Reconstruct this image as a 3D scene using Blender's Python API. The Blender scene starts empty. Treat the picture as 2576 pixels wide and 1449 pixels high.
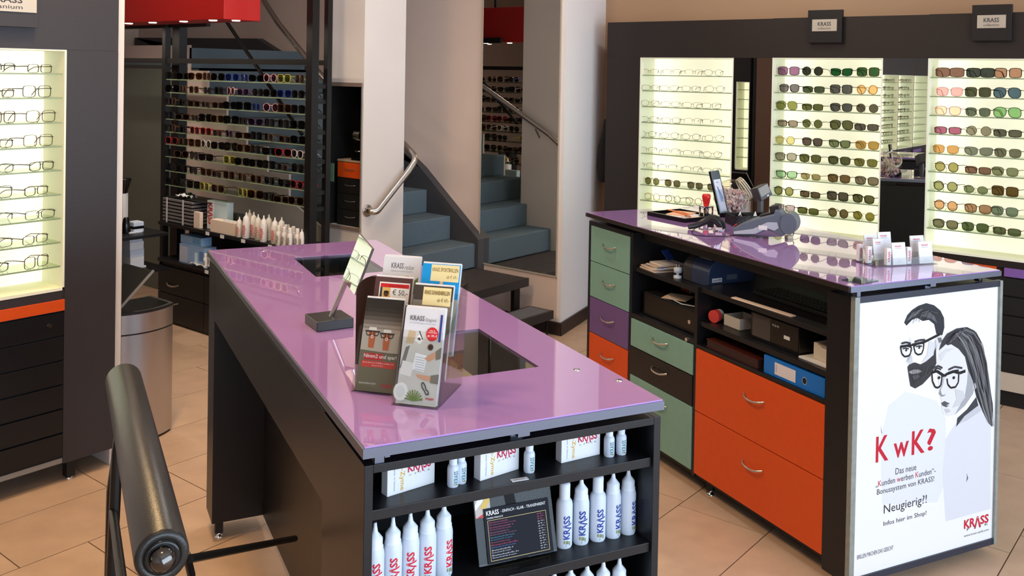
import bpy, bmesh, math, random
from mathutils import Vector, Matrix, Euler

random.seed(7)
SC = bpy.context.scene
COL = SC.collection
PI = math.pi
R = math.radians

# ------------------------------------------------------------------ camera
EYE_H = 1.75
FOCAL, PITCH, ROLL, YAW = 2366.8, 0.01493, 0.01779, R(-51.088)
cam_d = bpy.data.cameras.new('camera')
cam = bpy.data.objects.new('camera', cam_d)
COL.objects.link(cam)
cam_d.sensor_fit = 'HORIZONTAL'
cam_d.sensor_width = 36.0
cam_d.lens = FOCAL / 2576 * 36.0
cam_d.shift_y = -505.8 / 2576
cam_d.clip_start = 0.05
cam.matrix_world = (Matrix.Translation((0, 0, EYE_H)) @ Matrix.Rotation(YAW, 4, 'Z')
                    @ Matrix.Rotation(PI/2 - PITCH, 4, 'X') @ Matrix.Rotation(ROLL, 4, 'Z'))
SC.camera = cam

# ------------------------------------------------------------------ world, light, exposure
SC.view_settings.view_transform = 'Standard'
SC.view_settings.look = 'None'
SC.view_settings.gamma = 1.0
SC.view_settings.use_curve_mapping = False
SC.view_settings.exposure = 0.12
world = bpy.data.worlds.new('world')
SC.world = world
world.use_nodes = True
wn = world.node_tree.nodes
wn['Background'].inputs['Color'].default_value = (0.67, 0.83, 1.0, 1)
wn['Background'].inputs['Strength'].default_value = 6.2

def area_light(name, loc, rot, sx, sy, power, col, shape='RECTANGLE', spread=180):
    d = bpy.data.lights.new(name, 'AREA')
    d.shape = shape
    d.size = sx
    if shape in ('RECTANGLE', 'ELLIPSE'):
        d.size_y = sy
    d.energy = power
    d.color = col
    d.spread = R(spread)
    o = bpy.data.objects.new(name, d)
    COL.objects.link(o)
    o.location = loc
    o.rotation_euler = rot
    return o
# daylight comes in through the shop window behind and right of the camera
portal = area_light('window_portal', (1.2, -2.78, 1.55), (R(-90), 0, 0), 7.4, 2.6, 1, (1, 1, 1))
portal.data.cycles.is_portal = True
SC.cycles.transparent_max_bounces = 40
SC.cycles.max_bounces = 10
SC.cycles.diffuse_bounces = 4
SC.cycles.glossy_bounces = 6

# ------------------------------------------------------------------ materials
def lin(c):
    out = []
    for v in c[:3]:
        v = v / 255.0
        out.append(v / 12.92 if v <= 0.04045 else ((v + 0.055) / 1.055) ** 2.4)
    return (out[0], out[1], out[2], 1.0)

MATS = {}
def mat(name, rgb, rough=0.5, metal=0.0, noise=0.0, nscale=30.0, bump=0.0, bscale=200.0, coat=0.0,
        spec=0.5, emit=None, estr=0.0, trans=0.0, ior=1.45, random_tone=0.0, stretch=None):
    if name in MATS:
        return MATS[name]
    m = bpy.data.materials.new(name)
    m.use_nodes = True
    nt = m.node_tree
    b = nt.nodes['Principled BSDF']
    c = lin(rgb)
    b.inputs['Base Color'].default_value = c
    b.inputs['Roughness'].default_value = rough
    b.inputs['Metallic'].default_value = metal
    b.inputs['Specular IOR Level'].default_value = spec
    b.inputs['IOR'].default_value = ior
    b.inputs['Coat Weight'].default_value = coat
    b.inputs['Coat Roughness'].default_value = 0.01
    b.inputs['Coat IOR'].default_value = 1.6
    b.inputs['Transmission Weight'].default_value = trans
    if emit is not None:
        b.inputs['Emission Color'].default_value = lin(emit)
        b.inputs['Emission Strength'].default_value = estr
    tc = nt.nodes.new('ShaderNodeTexCoord')
    vec = tc.outputs['Object']
    if stretch:
        mp = nt.nodes.new('ShaderNodeMapping')
        mp.inputs['Scale'].default_value = stretch
        nt.links.new(vec, mp.inputs['Vector'])
        vec = mp.outputs['Vector']
    if noise > 0 or random_tone > 0:
        n = nt.nodes.new('ShaderNodeTexNoise')
        n.inputs['Scale'].default_value = nscale
        n.inputs['Detail'].default_value = 5
        nt.links.new(vec, n.inputs['Vector'])
        hsv = nt.nodes.new('ShaderNodeHueSaturation')
        hsv.inputs['Color'].default_value = c
        mr = nt.nodes.new('ShaderNodeMapRange')
        mr.inputs['From Min'].default_value = 0.3
        mr.inputs['From Max'].default_value = 0.7
        mr.inputs['To Min'].default_value = 1 - noise
        mr.inputs['To Max'].default_value = 1 + noise
        nt.links.new(n.outputs['Fac'], mr.inputs['Value'])
        val = mr.outputs['Result']
        if random_tone > 0:
            oi = nt.nodes.new('ShaderNodeObjectInfo')
            mr2 = nt.nodes.new('ShaderNodeMapRange')
            mr2.inputs['To Min'].default_value = 1 - random_tone
            mr2.inputs['To Max'].default_value = 1 + random_tone
            nt.links.new(oi.outputs['Random'], mr2.inputs['Value'])
            mu = nt.nodes.new('ShaderNodeMath')
            mu.operation = 'MULTIPLY'
            nt.links.new(val, mu.inputs[0])
            nt.links.new(mr2.outputs['Result'], mu.inputs[1])
            val = mu.outputs[0]
        nt.links.new(val, hsv.inputs['Value'])
        nt.links.new(hsv.outputs['Color'], b.inputs['Base Color'])
    if bump > 0:
        n2 = nt.nodes.new('ShaderNodeTexNoise')
        n2.inputs['Scale'].default_value = bscale
        n2.inputs['Detail'].default_value = 4
        nt.links.new(vec, n2.inputs['Vector'])
        bp = nt.nodes.new('ShaderNodeBump')
        bp.inputs['Strength'].default_value = bump
        bp.inputs['Distance'].default_value = 0.002
        nt.links.new(n2.outputs['Fac'], bp.inputs['Height'])
        nt.links.new(bp.outputs['Normal'], b.inputs['Normal'])
    MATS[name] = m
    return m

def clear_mat(name, tint=(255, 255, 255), refl=0.04, rough=0.0, ior=1.45):
    """thin clear sheet: lets light straight through, fresnel reflection on top"""
    if name in MATS:
        return MATS[name]
    m = bpy.data.materials.new(name)
    m.use_nodes = True
    nt = m.node_tree
    for n in list(nt.nodes):
        if n.type != 'OUTPUT_MATERIAL':
            nt.nodes.remove(n)
    out = nt.nodes['Material Output']
    tr = nt.nodes.new('ShaderNodeBsdfTransparent')
    tr.inputs['Color'].default_value = lin(tint)
    gl = nt.nodes.new('ShaderNodeBsdfGlossy')
    gl.inputs['Roughness'].default_value = rough
    lw = nt.nodes.new('ShaderNodeLayerWeight')
    lw.inputs['Blend'].default_value = 0.5
    pw = nt.nodes.new('ShaderNodeMath')
    pw.operation = 'POWER'
    pw.inputs[1].default_value = 5.0
    nt.links.new(lw.outputs['Facing'], pw.inputs[0])
    f0 = ((ior - 1)/(ior + 1))**2
    fr = nt.nodes.new('ShaderNodeMath')
    fr.operation = 'MULTIPLY_ADD'
    fr.inputs[1].default_value = 1 - f0
    fr.inputs[2].default_value = f0
    nt.links.new(pw.outputs[0], fr.inputs[0])
    mx = nt.nodes.new('ShaderNodeMixShader')
    nt.links.new(fr.outputs[0], mx.inputs['Fac'])
    nt.links.new(tr.outputs['BSDF'], mx.inputs[1])
    nt.links.new(gl.outputs['BSDF'], mx.inputs[2])
    nt.links.new(mx.outputs['Shader'], out.inputs['Surface'])
    MATS[name] = m
    return m

def emit_mat(name, rgb, strength):
    if name in MATS:
        return MATS[name]
    m = bpy.data.materials.new(name)
    m.use_nodes = True
    nt = m.node_tree
    b = nt.nodes['Principled BSDF']
    b.inputs['Base Color'].default_value = (0.5, 0.5, 0.48, 1)
    b.inputs['Roughness'].default_value = 0.45
    b.inputs['Emission Color'].default_value = lin(rgb)
    b.inputs['Emission Strength'].default_value = strength
    MATS[name] = m
    return m

def mirror_mat():
    if 'mirror' in MATS:
        return MATS['mirror']
    m = bpy.data.materials.new('mirror')
    m.use_nodes = True
    b = m.node_tree.nodes['Principled BSDF']
    b.inputs['Base Color'].default_value = (0.80, 0.82, 0.80, 1)
    b.inputs['Metallic'].default_value = 1
    b.inputs['Roughness'].default_value = 0.0
    MATS['mirror'] = m
    return m

BLACK = mat('black_laminate', (15, 15, 19), 0.38, bump=0.12, bscale=260, noise=0.15, nscale=60)
BLACKM = mat('black_matt', (13, 12, 12), 0.55)
BLACKG = mat('black_gloss', (12, 12, 13), 0.18)
ANTH = mat('anthracite_panel', (47, 43, 46), 0.5, noise=0.08, nscale=120, bump=0.05)
BROWNB = mat('brown_black_panel', (30, 21, 18), 0.5, noise=0.08, nscale=120, bump=0.05)
STEELB = mat('black_steel', (26, 23, 23), 0.42, 0.4)
ALU = mat('brushed_aluminium', (112, 116, 130), 0.36, 0.85, bump=0.06, bscale=300, stretch=(1, 40, 40))
ALUD = mat('dull_aluminium', (150, 150, 150), 0.5, 0.6)
CHROME = mat('chrome', (225, 225, 228), 0.08, 1.0)
STEEL = mat('stainless_steel', (178, 170, 164), 0.26, 1.0)
BRUSH = mat('brushed_bin_steel', (190, 186, 188), 0.28, 1.0, bump=0.08, bscale=220, stretch=(60, 60, 1))
NICKEL = mat('satin_nickel', (205, 196, 184), 0.25, 0.95)
PURPLE = mat('purple_glass_top', (174, 132, 200), 0.03, 0.0, spec=0.6, ior=1.55, coat=1.0)
GREEN = mat('sage_green_laminate', (118, 158, 146), 0.45, bump=0.04, noise=0.03)
ORANGE = mat('orange_laminate', (206, 74, 15), 0.45, bump=0.04, noise=0.03)
VIOLET = mat('violet_laminate', (102, 75, 128), 0.45, bump=0.04, noise=0.03)
VIOLETL = mat('light_violet_laminate', (120, 84, 150), 0.45)
WHITEP = mat('white_plastic', (200, 209, 224), 0.35)
WHITEC = mat('white_card', (220, 219, 222), 0.6)
CREAM = mat('cream_card', (225, 205, 188), 0.6)
CLEARG = clear_mat('clear_glass', (240, 248, 244))
ACRYL = clear_mat('clear_acrylic', (246, 247, 246), ior=1.35)
SHELFG = clear_mat('shelf_glass', (236, 244, 232), ior=1.45)
SHELFE = mat('shelf_glass_edge', (132, 150, 118), 0.2)
DARKLENS = clear_mat('lens_grey', (70, 74, 68), ior=1.3)

# ------------------------------------------------------------------ mesh building
class MB:
    def __init__(self):
        self.v, self.f, self.m, self.smooth = [], [], [], []
        self.cm, self.cs = 0, False
    def add(self, vs, fs):
        o = len(self.v)
        self.v += [tuple(p) for p in vs]
        for f in fs:
            self.f.append(tuple(i + o for i in f))
            self.m.append(self.cm)
            self.smooth.append(self.cs)
        return self
    def box(self, x0, x1, y0, y1, z0, z1):
        return self.add([(x0, y0, z0), (x1, y0, z0), (x1, y1, z0), (x0, y1, z0),
                         (x0, y0, z1), (x1, y0, z1), (x1, y1, z1), (x0, y1, z1)],
                        [(0, 3, 2, 1), (4, 5, 6, 7), (0, 1, 5, 4), (1, 2, 6, 5), (2, 3, 7, 6), (3, 0, 4, 7)])
    def obox(self, c, ax, ay, az):
        """box from centre and three half-extent vectors"""
        c, ax, ay, az = Vector(c), Vector(ax), Vector(ay), Vector(az)
        vs = [c + ax*sx + ay*sy + az*sz for sz in (-1, 1) for sx, sy in ((-1, -1), (1, -1), (1, 1), (-1, 1))]
        return self.add(vs, [(0, 3, 2, 1), (4, 5, 6, 7), (0, 1, 5, 4), (1, 2, 6, 5), (2, 3, 7, 6), (3, 0, 4, 7)])
    def quad(self, a, b, c, d):
        return self.add([a, b, c, d], [(0, 1, 2, 3)])
    def prism(self, poly, d, closed=True):
        """poly: list of 3D points (flat), d: extrusion vector"""
        n = len(poly)
        d = Vector(d)
        vs = [Vector(p) for p in poly] + [Vector(p) + d for p in poly]
        fs = [tuple(range(n - 1, -1, -1)), tuple(range(n, 2*n))]
        fs += [(i, (i + 1) % n, n + (i + 1) % n, n + i) for i in range(n)]
        return self.add(vs, fs)
    def lathe(self, prof, c=(0, 0, 0), n=20, a0=0.0, smooth=True):
        cs, self.cs = self.cs, smooth
        vs, fs = [], []
        k = len(prof)
        for i in range(n):
            a = a0 + 2*PI*i/n
            for r, z in prof:
                vs.append((c[0] + r*math.cos(a), c[1] + r*math.sin(a), c[2] + z))
        for i in range(n):
            j = (i + 1) % n
            for q in range(k - 1):
                fs.append((i*k + q, j*k + q, j*k + q + 1, i*k + q + 1))
        self.add(vs, fs)
        self.cs = False
        if prof[0][0] > 1e-6:
            self.add([vs[i*k] for i in range(n)], [tuple(range(n - 1, -1, -1))])
        if prof[-1][0] > 1e-6:
            self.add([vs[i*k + k - 1] for i in range(n)], [tuple(range(n))])
        self.cs = cs
        return self
    def tube(self, path, r, n=8, caps=True, smooth=True, closed=False):
        cs, self.cs = self.cs, smooth
        P = [Vector(p) for p in path]
        m = len(P)
        rs = r if isinstance(r, (list, tuple)) else [r]*m
        vs, fs = [], []
        up = None
        for i in range(m):
            if closed:
                t = (P[(i + 1) % m] - P[i - 1])
            else:
                t = P[min(i + 1, m - 1)] - P[max(i - 1, 0)]
            t.normalize()
            if up is None:
                up = Vector((0, 0, 1)) if abs(t.z) < 0.9 else Vector((1, 0, 0))
            s = t.cross(up)
            if s.length < 1e-6:
                s = t.cross(Vector((0.3, 1, 0.2)))
            s.normalize()
            up = s.cross(t)
            up.normalize()
            for k in range(n):
                a = 2*PI*k/n
                vs.append(P[i] + (s*math.cos(a) + up*math.sin(a))*rs[i])
        for i in range(m if closed else m - 1):
            j = (i + 1) % m
            for k in range(n):
                l = (k + 1) % n
                fs.append((i*n + k, i*n + l, j*n + l, j*n + k))
        self.add(vs, fs)
        self.cs = False
        if caps and not closed:
            self.add(vs[:n], [tuple(range(n - 1, -1, -1))])
            self.add(vs[-n:], [tuple(range(n))])
        self.cs = cs
        return self
    def cyl(self, p, q, r, n=12, r2=None):
        return self.tube([p, q], [r, r if r2 is None else r2], n)
    def sphere(self, c, r, n=12, k=8, sx=1, sy=1, sz=1):
        prof = [(max(1e-5, math.sin(PI*i/k))*1.0, -math.cos(PI*i/k)) for i in range(k + 1)]
        o = len(self.v)
        self.lathe(prof, n=n)
        for i in range(o, len(self.v)):
            x, y, z = self.v[i]
            self.v[i] = (c[0] + x*r*sx, c[1] + y*r*sy, c[2] + z*r*sz)
        return self
    def xf(self, M):
        self.v = [tuple(M @ Vector(p)) for p in self.v]
        return self
    def mesh(self, name, mats):
        me = bpy.data.meshes.new(name)
        me.from_pydata(self.v, [], self.f)
        if not isinstance(mats, (list, tuple)):
            mats = [mats]
        for q in mats:
            me.materials.append(q)
        if len(mats) > 1:
            me.polygons.foreach_set('material_index', self.m)
        me.polygons.foreach_set('use_smooth', self.smooth)
        bm = bmesh.new()
        bm.from_mesh(me)
        bmesh.ops.recalc_face_normals(bm, faces=bm.faces)
        bm.to_mesh(me)
        bm.free()
        me.update()
        return me
    def build(self, name, mats, parent=None, bevel=0.0, label=None):
        o = bpy.data.objects.new(name, self.mesh(name, mats))
        COL.objects.link(o)
        if parent is not None:
            o.parent = parent
        if bevel > 0:
            md = o.modifiers.new('bevel', 'BEVEL')
            md.width = bevel
            md.segments = 2
            md.limit_method = 'ANGLE'
        if label:
            o['label'] = label
        return o

def thing(name, label, cat, loc=(0, 0, 0), rz=0.0, group=None):
    o = bpy.data.objects.new(name, None)
    o.empty_display_size = 0.05
    COL.objects.link(o)
    o.location = loc
    o.rotation_euler = (0, 0, rz)
    o['label'] = label
    o['category'] = cat
    if group:
        o['group'] = group
    return o
def tag(o, label, cat, group=None):
    o['label'] = label
    o['category'] = cat
    if group:
        o['group'] = group
    return o
def struct(o):
    o['kind'] = 'structure'
    return o
def part(name, me, parent, loc=(0, 0, 0), rot=(0, 0, 0), scale=None):
    o = bpy.data.objects.new(name, me)
    COL.objects.link(o)
    o.parent = parent
    o.location = loc
    o.rotation_euler = rot
    if scale:
        o.scale = scale
    return o
ORD = ['first', 'second', 'third', 'fourth', 'fifth', 'sixth', 'seventh', 'eighth', 'ninth', 'tenth',
       'eleventh', 'twelfth', 'thirteenth', 'fourteenth']

# ------------------------------------------------------------------ measured points (survey from the eye point)
def _ray(x, y):
    u = x - 1288
    v = y - 724.5 + 505.8
    cr, sr = math.cos(ROLL), math.sin(ROLL)
    uu = u*cr + v*sr
    vv = -u*sr + v*cr
    c, s = math.cos(PITCH), math.sin(PITCH)
    d = Vector((uu, FOCAL*c - vv*s, -FOCAL*s - vv*c))
    return Matrix.Rotation(YAW, 3, 'Z') @ (d / FOCAL)
EYE = Vector((0, 0, EYE_H))
def onz(x, y, z=0.0):
    d = _ray(x, y)
    return EYE + d*((z - EYE_H)/d.z)
def onx(x, y, X):
    d = _ray(x, y)
    return EYE + d*(X/d.x)
def ony(x, y, Y):
    d = _ray(x, y)
    return EYE + d*(Y/d.y)
BETA = R(25.5)      # the two counters stand turned by this angle to the room
CB, SB = math.cos(BETA), math.sin(BETA)
def c2w(a, b, z=0.0):
    return Vector((a*CB + b*SB, -a*SB + b*CB, z))
def w2c(p):
    return Vector((p[0]*CB - p[1]*SB, p[0]*SB + p[1]*CB, p[2]))
def ona(x, y, a):
    d = w2c(_ray(x, y))
    return Vector((0, 0, EYE_H)) + d*(a/d.x)
def onb(x, y, b):
    d = w2c(_ray(x, y))
    return Vector((0, 0, EYE_H)) + d*(b/d.y)
def onzc(x, y, z):
    return w2c(onz(x, y, z))

# ------------------------------------------------------------------ lettering
_TXT, _RAW = {}, {}
def text_polys(s, res=2):
    key = (s, res)
    if key in _TXT:
        return _TXT[key]
    cu = bpy.data.curves.new('lettering', 'FONT')
    cu.body = s
    cu.resolution_u = res
    if s in ('KR', 'SS', '\u039b'):
        cu.offset = 0.030
    elif s.startswith('KR') or s in ('K', 'w', '?', 'k-Zyme', 'Nimm2 und spar!'):
        cu.offset = 0.016
    ob = bpy.data.objects.new('lettering', cu)
    me = ob.to_mesh()
    vs = [tuple(v.co) for v in me.vertices]
    fs = [tuple(p.vertices) for p in me.polygons]
    ob.to_mesh_clear()
    bpy.data.objects.remove(ob)
    bpy.data.curves.remove(cu)
    if not vs:
        _TXT[key] = ([], [])
        return _TXT[key]
    x0, x1 = min(v[0] for v in vs), max(v[0] for v in vs)
    y0, y1 = min(v[1] for v in vs), max(v[1] for v in vs)
    w, h = max(1e-6, x1 - x0), max(1e-6, y1 - y0)
    _RAW[key] = (x0, x1)
    vs = [((v[0] - x0)/w, (v[1] - y0)/h) for v in vs]
    _TXT[key] = (vs, fs)
    return _TXT[key]
def put_text(mb, s, o, right, up, res=2, wrap=None):
    """lay the string into the parallelogram o, o+right, o+up; wrap=(axis point, radius) bends it round a vertical axis"""
    o, right, up = Vector(o), Vector(right), Vector(up)
    if s == 'KR\u039bSS':      # the logo: an open A that reaches below the other letters
        put_text(mb, 'KR', o, right*0.45, up, res, wrap)
        put_text(mb, '\u039b', o + right*0.41 - up*0.30, right*0.27, up*1.34, res, wrap)
        return put_text(mb, 'SS', o + right*0.655, right*0.345, up, res, wrap)
    vs, fs = text_polys(s, res)
    P = [o + right*u + up*v for u, v in vs]
    if wrap:
        P = [wrap(p) for p in P]
    return mb.add(P, fs)
def lettering(parent, items, material, name='lettering', wrap=None, res=2):
    mb = MB()
    for s, o, r, u in items:
        put_text(mb, s, o, r, u, res, wrap)
    return mb.build(name, material, parent)
def char_span(s, i):
    """left and right edge of letter i of the string, as fractions of the string's width"""
    text_polys(s)
    x0, x1 = _RAW[(s, 2)]
    text_polys(s[:i + 1])
    b = _RAW[(s[:i + 1], 2)][1]
    text_polys(s[i])
    c0, c1 = _RAW[(s[i], 2)]
    return (b - (c1 - c0) - x0)/(x1 - x0), (b - x0)/(x1 - x0)
INK = mat('ink_dark', (52, 52, 56), 0.7)
INKR = mat('ink_red', (196, 36, 56), 0.7)
INKB = mat('ink_blue', (40, 62, 140), 0.7)
INKW = mat('ink_white', (238, 238, 238), 0.7)
# ================================================================== the setting
TILE = mat('stone_floor_tile', (188, 157, 132), 0.42, noise=0.10, nscale=7, bump=0.05, bscale=90, random_tone=0.04)
def floor_wear(m):
    """scuffs and dirt specks worked into the tile colour"""
    nt = m.node_tree
    b = nt.nodes['Principled BSDF']
    src = b.inputs['Base Color'].links[0].from_socket
    geo = nt.nodes.new('ShaderNodeNewGeometry')
    n = nt.nodes.new('ShaderNodeTexNoise')
    n.inputs['Scale'].default_value = 9
    n.inputs['Detail'].default_value = 9
    n.inputs['Roughness'].default_value = 0.75
    nt.links.new(geo.outputs['Position'], n.inputs['Vector'])
    cr = nt.nodes.new('ShaderNodeValToRGB')
    cr.color_ramp.elements[0].position = 0.66
    cr.color_ramp.elements[0].color = (1, 1, 1, 1)
    cr.color_ramp.elements[1].position = 0.74
    cr.color_ramp.elements[1].color = (0.55, 0.47, 0.42, 1)
    nt.links.new(n.outputs['Fac'], cr.inputs['Fac'])
    mx = nt.nodes.new('ShaderNodeMixRGB')
    mx.blend_type = 'MULTIPLY'
    mx.inputs['Fac'].default_value = 0.8
    nt.links.new(src, mx.inputs['Color1'])
    nt.links.new(cr.outputs['Color'], mx.inputs['Color2'])
    nt.links.new(mx.outputs['Color'], b.inputs['Base Color'])
floor_wear(TILE)
GROUT = mat('floor_grout', (96, 66, 44), 0.8)
TL, TW, GAP = 0.762, 0.3756, 0.0045
TY0 = 3.72 - 9*TW
TX0, TX1, NROW = -0.9, 6.1, 19
mb = MB()
mb.cm = 0
mb.box(TX0, TX1, TY0, TY0 + NROW*TW, -0.05, -0.004)
mb.cm = 1
mb.box(-3.8, TX0, -3.0, 9.2, -0.05, 0)
mb.box(TX0, TX1, -3.0, TY0, -0.05, 0)
mb.box(TX0, TX1, TY0 + NROW*TW, 9.2, -0.05, 0)
floor = struct(mb.build('floor', [GROUT, TILE]))
floor['label'] = 'warm beige stone tile floor laid in staggered rows'
full = MB().box(GAP/2, TL - GAP/2, GAP/2, TW - GAP/2, -0.004, 0.0).mesh('floor_tile', TILE)
offs = {8: 0.706, 7: 0.186, 9: 0.461, 1: 0.07, 3: 0.362}
for r in range(NROW):
    off = offs.get(r, random.random()*TL)
    y = TY0 + r*TW
    x = off + TL*math.floor((TX0 - off)/TL)
    while x < TX1:
        a, b = max(x, TX0), min(x + TL, TX1)
        if b - a > 0.05:
            if b - a > TL - 0.001:
                part('floor_tile', full, floor, (x, y, 0))
            else:
                me = MB().box(GAP/2, b - a - GAP/2, GAP/2, TW - GAP/2, -0.004, 0).mesh('floor_tile', TILE)
                part('floor_tile', me, floor, (a, y, 0))
        x += TL

WALLB = mat('beige_wall_paint', (218, 196, 183), 0.7, noise=0.02, nscale=3, bump=0.05, bscale=400)
WALLT = mat('tan_wall_paint', (170, 136, 106), 0.7, noise=0.02, nscale=3, bump=0.05, bscale=400)
WALLW = mat('white_wall_paint', (208, 199, 194), 0.7, noise=0.02, nscale=3, bump=0.05, bscale=400)
WALLG = mat('grey_green_panel', (104, 108, 100), 0.5, noise=0.04, nscale=4)
CEIL = mat('ceiling_paint', (214, 206, 198), 0.8)
BASEB = mat('dark_brown_skirting', (52, 38, 36), 0.45)
ZC = 3.3
def wallbox(name, x0, x1, y0, y1, z0, z1, m):
    return struct(MB().box(x0, x1, y0, y1, z0, z1).build(name, m))
wallbox('ceiling', -3.8, 6.2, -3.0, 9.2, ZC, ZC + 0.1, CEIL)
# shop front with the big window, behind the eye point
struct(MB().box(-3.8, 6.2, -2.95, -2.8, 0, 0.25).box(-3.8, 6.2, -2.95, -2.8, 2.85, ZC)
       .box(-3.8, -2.5, -2.95, -2.8, 0.25, 2.85).box(4.9, 6.2, -2.95, -2.8, 0.25, 2.85).build('wall_front', WALLW))
wf = MB()
for i in range(5):
    x = -2.5 + i*7.4/4
    wf.box(x - 0.03, x + 0.03, -2.9, -2.84, 0.25, 2.85)
wf.box(-2.5, 4.9, -2.9, -2.84, 0.25, 0.31).box(-2.5, 4.9, -2.9, -2.84, 2.79, 2.85)
win = struct(wf.build('window_1', ALUD))
wallbox('wall_side', -3.8, -3.65, -2.8, 9.2, 0, ZC, WALLW)
wallbox('wall_rear', -3.65, 5.1, 9.05, 9.2, 0, ZC, WALLB)
wallbox('wall_right', 5.88, 6.05, -2.8, 3.93, 0, ZC, WALLT)
wallbox('wall_stair', 5.1, 5.2, 3.70, 9.05, 0, ZC, WALLB)
struct(MB().prism([(5.10, 3.665, 0), (5.95, 3.88, 0), (5.95, 3.98, 0), (5.2, 3.79, 0), (5.2, 3.699, 0), (5.1, 3.699, 0)], (0, 0, ZC)).build('wall_corner', mat('bright_white_paint', (236, 228, 226), 0.7)))
struct(MB().box(-3.65, 1.86, 4.175, 4.275, 0, ZC).box(2.101, 2.148, 3.93, 4.10, 0, ZC).build('wall_left', WALLW))
wallbox('dim_wall_cover', 2.1485, 2.151, 3.933, 4.10, 0, ZC, mat('dim_wall_end_brown', (92, 66, 54), 0.6))  # added cover; its brown paints in the dim light on the white wall end
wallbox('wall_under_landing', 4.0, 4.06, 6.33, 9.05, 0, 1.74, WALLG)
# skirting boards
struct(MB().box(5.082, 5.1, 3.65, 5.0, 0, 0.085).build('baseboard_stair', BASEB))
struct(MB().prism([(5.082, 3.645, 0), (5.90, 3.852, 0), (5.90, 3.872, 0), (5.10, 3.667, 0)], (0, 0, 0.085)).build('baseboard_corner', BASEB))
# pier by the stairs with a niche in its left face
PX0, PX1, PY0, PY1 = 3.90, 4.25, 4.31, 4.68
NZ0, NZ1, NY0, NY1 = 0.775, 1.668, 4.327, 4.632
pm = MB()
pm.box(PX0, PX1, PY0, PY1, 0, NZ0).box(PX0, PX1, PY0, PY1, NZ1, ZC)
pm.box(PX0, PX1, PY0, NY0, NZ0, NZ1).box(PX0, PX1, NY1, PY1, NZ0, NZ1)
pm.box(PX1 - 0.02, PX1, NY0, NY1, NZ0, NZ1)
struct(pm.build('wall_pier', WALLW))

# niche lining, small chest of drawers and coffee machine inside it
NICHEW = mat('niche_dark_grey', (58, 56, 52), 0.4)
t = thing('pier_niche', 'dark recessed niche with metal trims in the left face of the pier', 'niche', (PX0, NY0, NZ0))
nw, nh, nd = NY1 - NY0, NZ1 - NZ0, PX1 - PX0 - 0.02
MB().box(nd - 0.006, nd, 0, nw, 0, nh).build('back_panel', NICHEW, t)
MB().box(0.0, nd - 0.006, nw - 0.006, nw, 0, nh).build('side_panel', BLACKM, t)
MB().box(0.0, nd - 0.006, 0, 0.006, 0, nh).build('side_panel', BLACKM, t)
TAUPE = mat('taupe_metal_trim', (140, 122, 112), 0.4, 0.3)
MB().box(-0.012, 0.0, -0.01, nw + 0.004, nh - 0.02, nh + 0.004).build('trim', TAUPE, t)
MB().box(-0.012, 0.0, -0.01, nw + 0.004, -0.016, 0.004).build('trim', TAUPE, t)
MB().box(-0.006, 0.002, nw, nw + 0.006, 0.004, nh - 0.02).build('trim', ALUD, t)
MB().box(-0.006, 0.002, -0.008, 0.0, 0.004, nh - 0.02).build('trim', ALUD, t)
MB().box(0.004, 0.008, nw - 0.05, nw - 0.006, 0.27, 0.385).build('green_panel', mat('muted_green', (92, 126, 98), 0.5), t)
ct = thing('small_drawer_chest', 'small black drawer chest with one orange drawer inside the pier niche', 'cabinet', (PX0 + 0.03, NY0 + 0.006, NZ0 + 0.001))
cw = 0.246
MB().box(0.008, 0.2, 0, cw, 0, 0.40).build('body', BLACKM, ct)
MB().box(0.0, 0.2, 0, cw, 0.40, 0.412).build('top', mat('pale_wood_top', (176, 150, 128), 0.4), ct)
for k in range(4):
    z1 = 0.396 - k*0.099
    d = MB().box(0, 0.008, 0.004, cw - 0.004, z1 - 0.095, z1).build('drawer', ORANGE if k == 0 else BLACKM, ct)
    MB().tube([(0, 0.075, z1 - 0.040), (-0.012, 0.09, z1 - 0.042), (-0.014, cw/2, z1 - 0.044), (-0.012, cw - 0.09, z1 - 0.042), (0, cw - 0.075, z1 - 0.040)], 0.003, 6).build('handle', NICKEL, d)
cm_ = thing('coffee_machine', 'small chrome capsule coffee machine standing on the niche drawer chest', 'coffee machine', (PX0 + 0.085, NY0 + 0.085, NZ0 + 0.413))
MB().box(-0.05, 0.05, -0.03, 0.045, 0, 0.018).build('base', BLACKG, cm_, 0.003)
MB().box(0.0, 0.05, -0.025, 0.02, 0.018, 0.15).build('body', mat('dark_chrome', (88, 84, 80), 0.2, 0.8), cm_, 0.006)
MB().cyl((-0.02, -0.026, 0.155), (-0.02, 0.03, 0.155), 0.034, 18).build('head', CHROME, cm_)
MB().cyl((-0.02, 0.03, 0.155), (-0.02, 0.034, 0.155), 0.02, 14).build('knob', BLACKG, cm_)
MB().lathe([(0.03, 0), (0.032, 0.006), (0.001, 0.007)], (-0.02, 0.0, 0.055), 16).build('cup_tray', CHROME, cm_)

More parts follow.
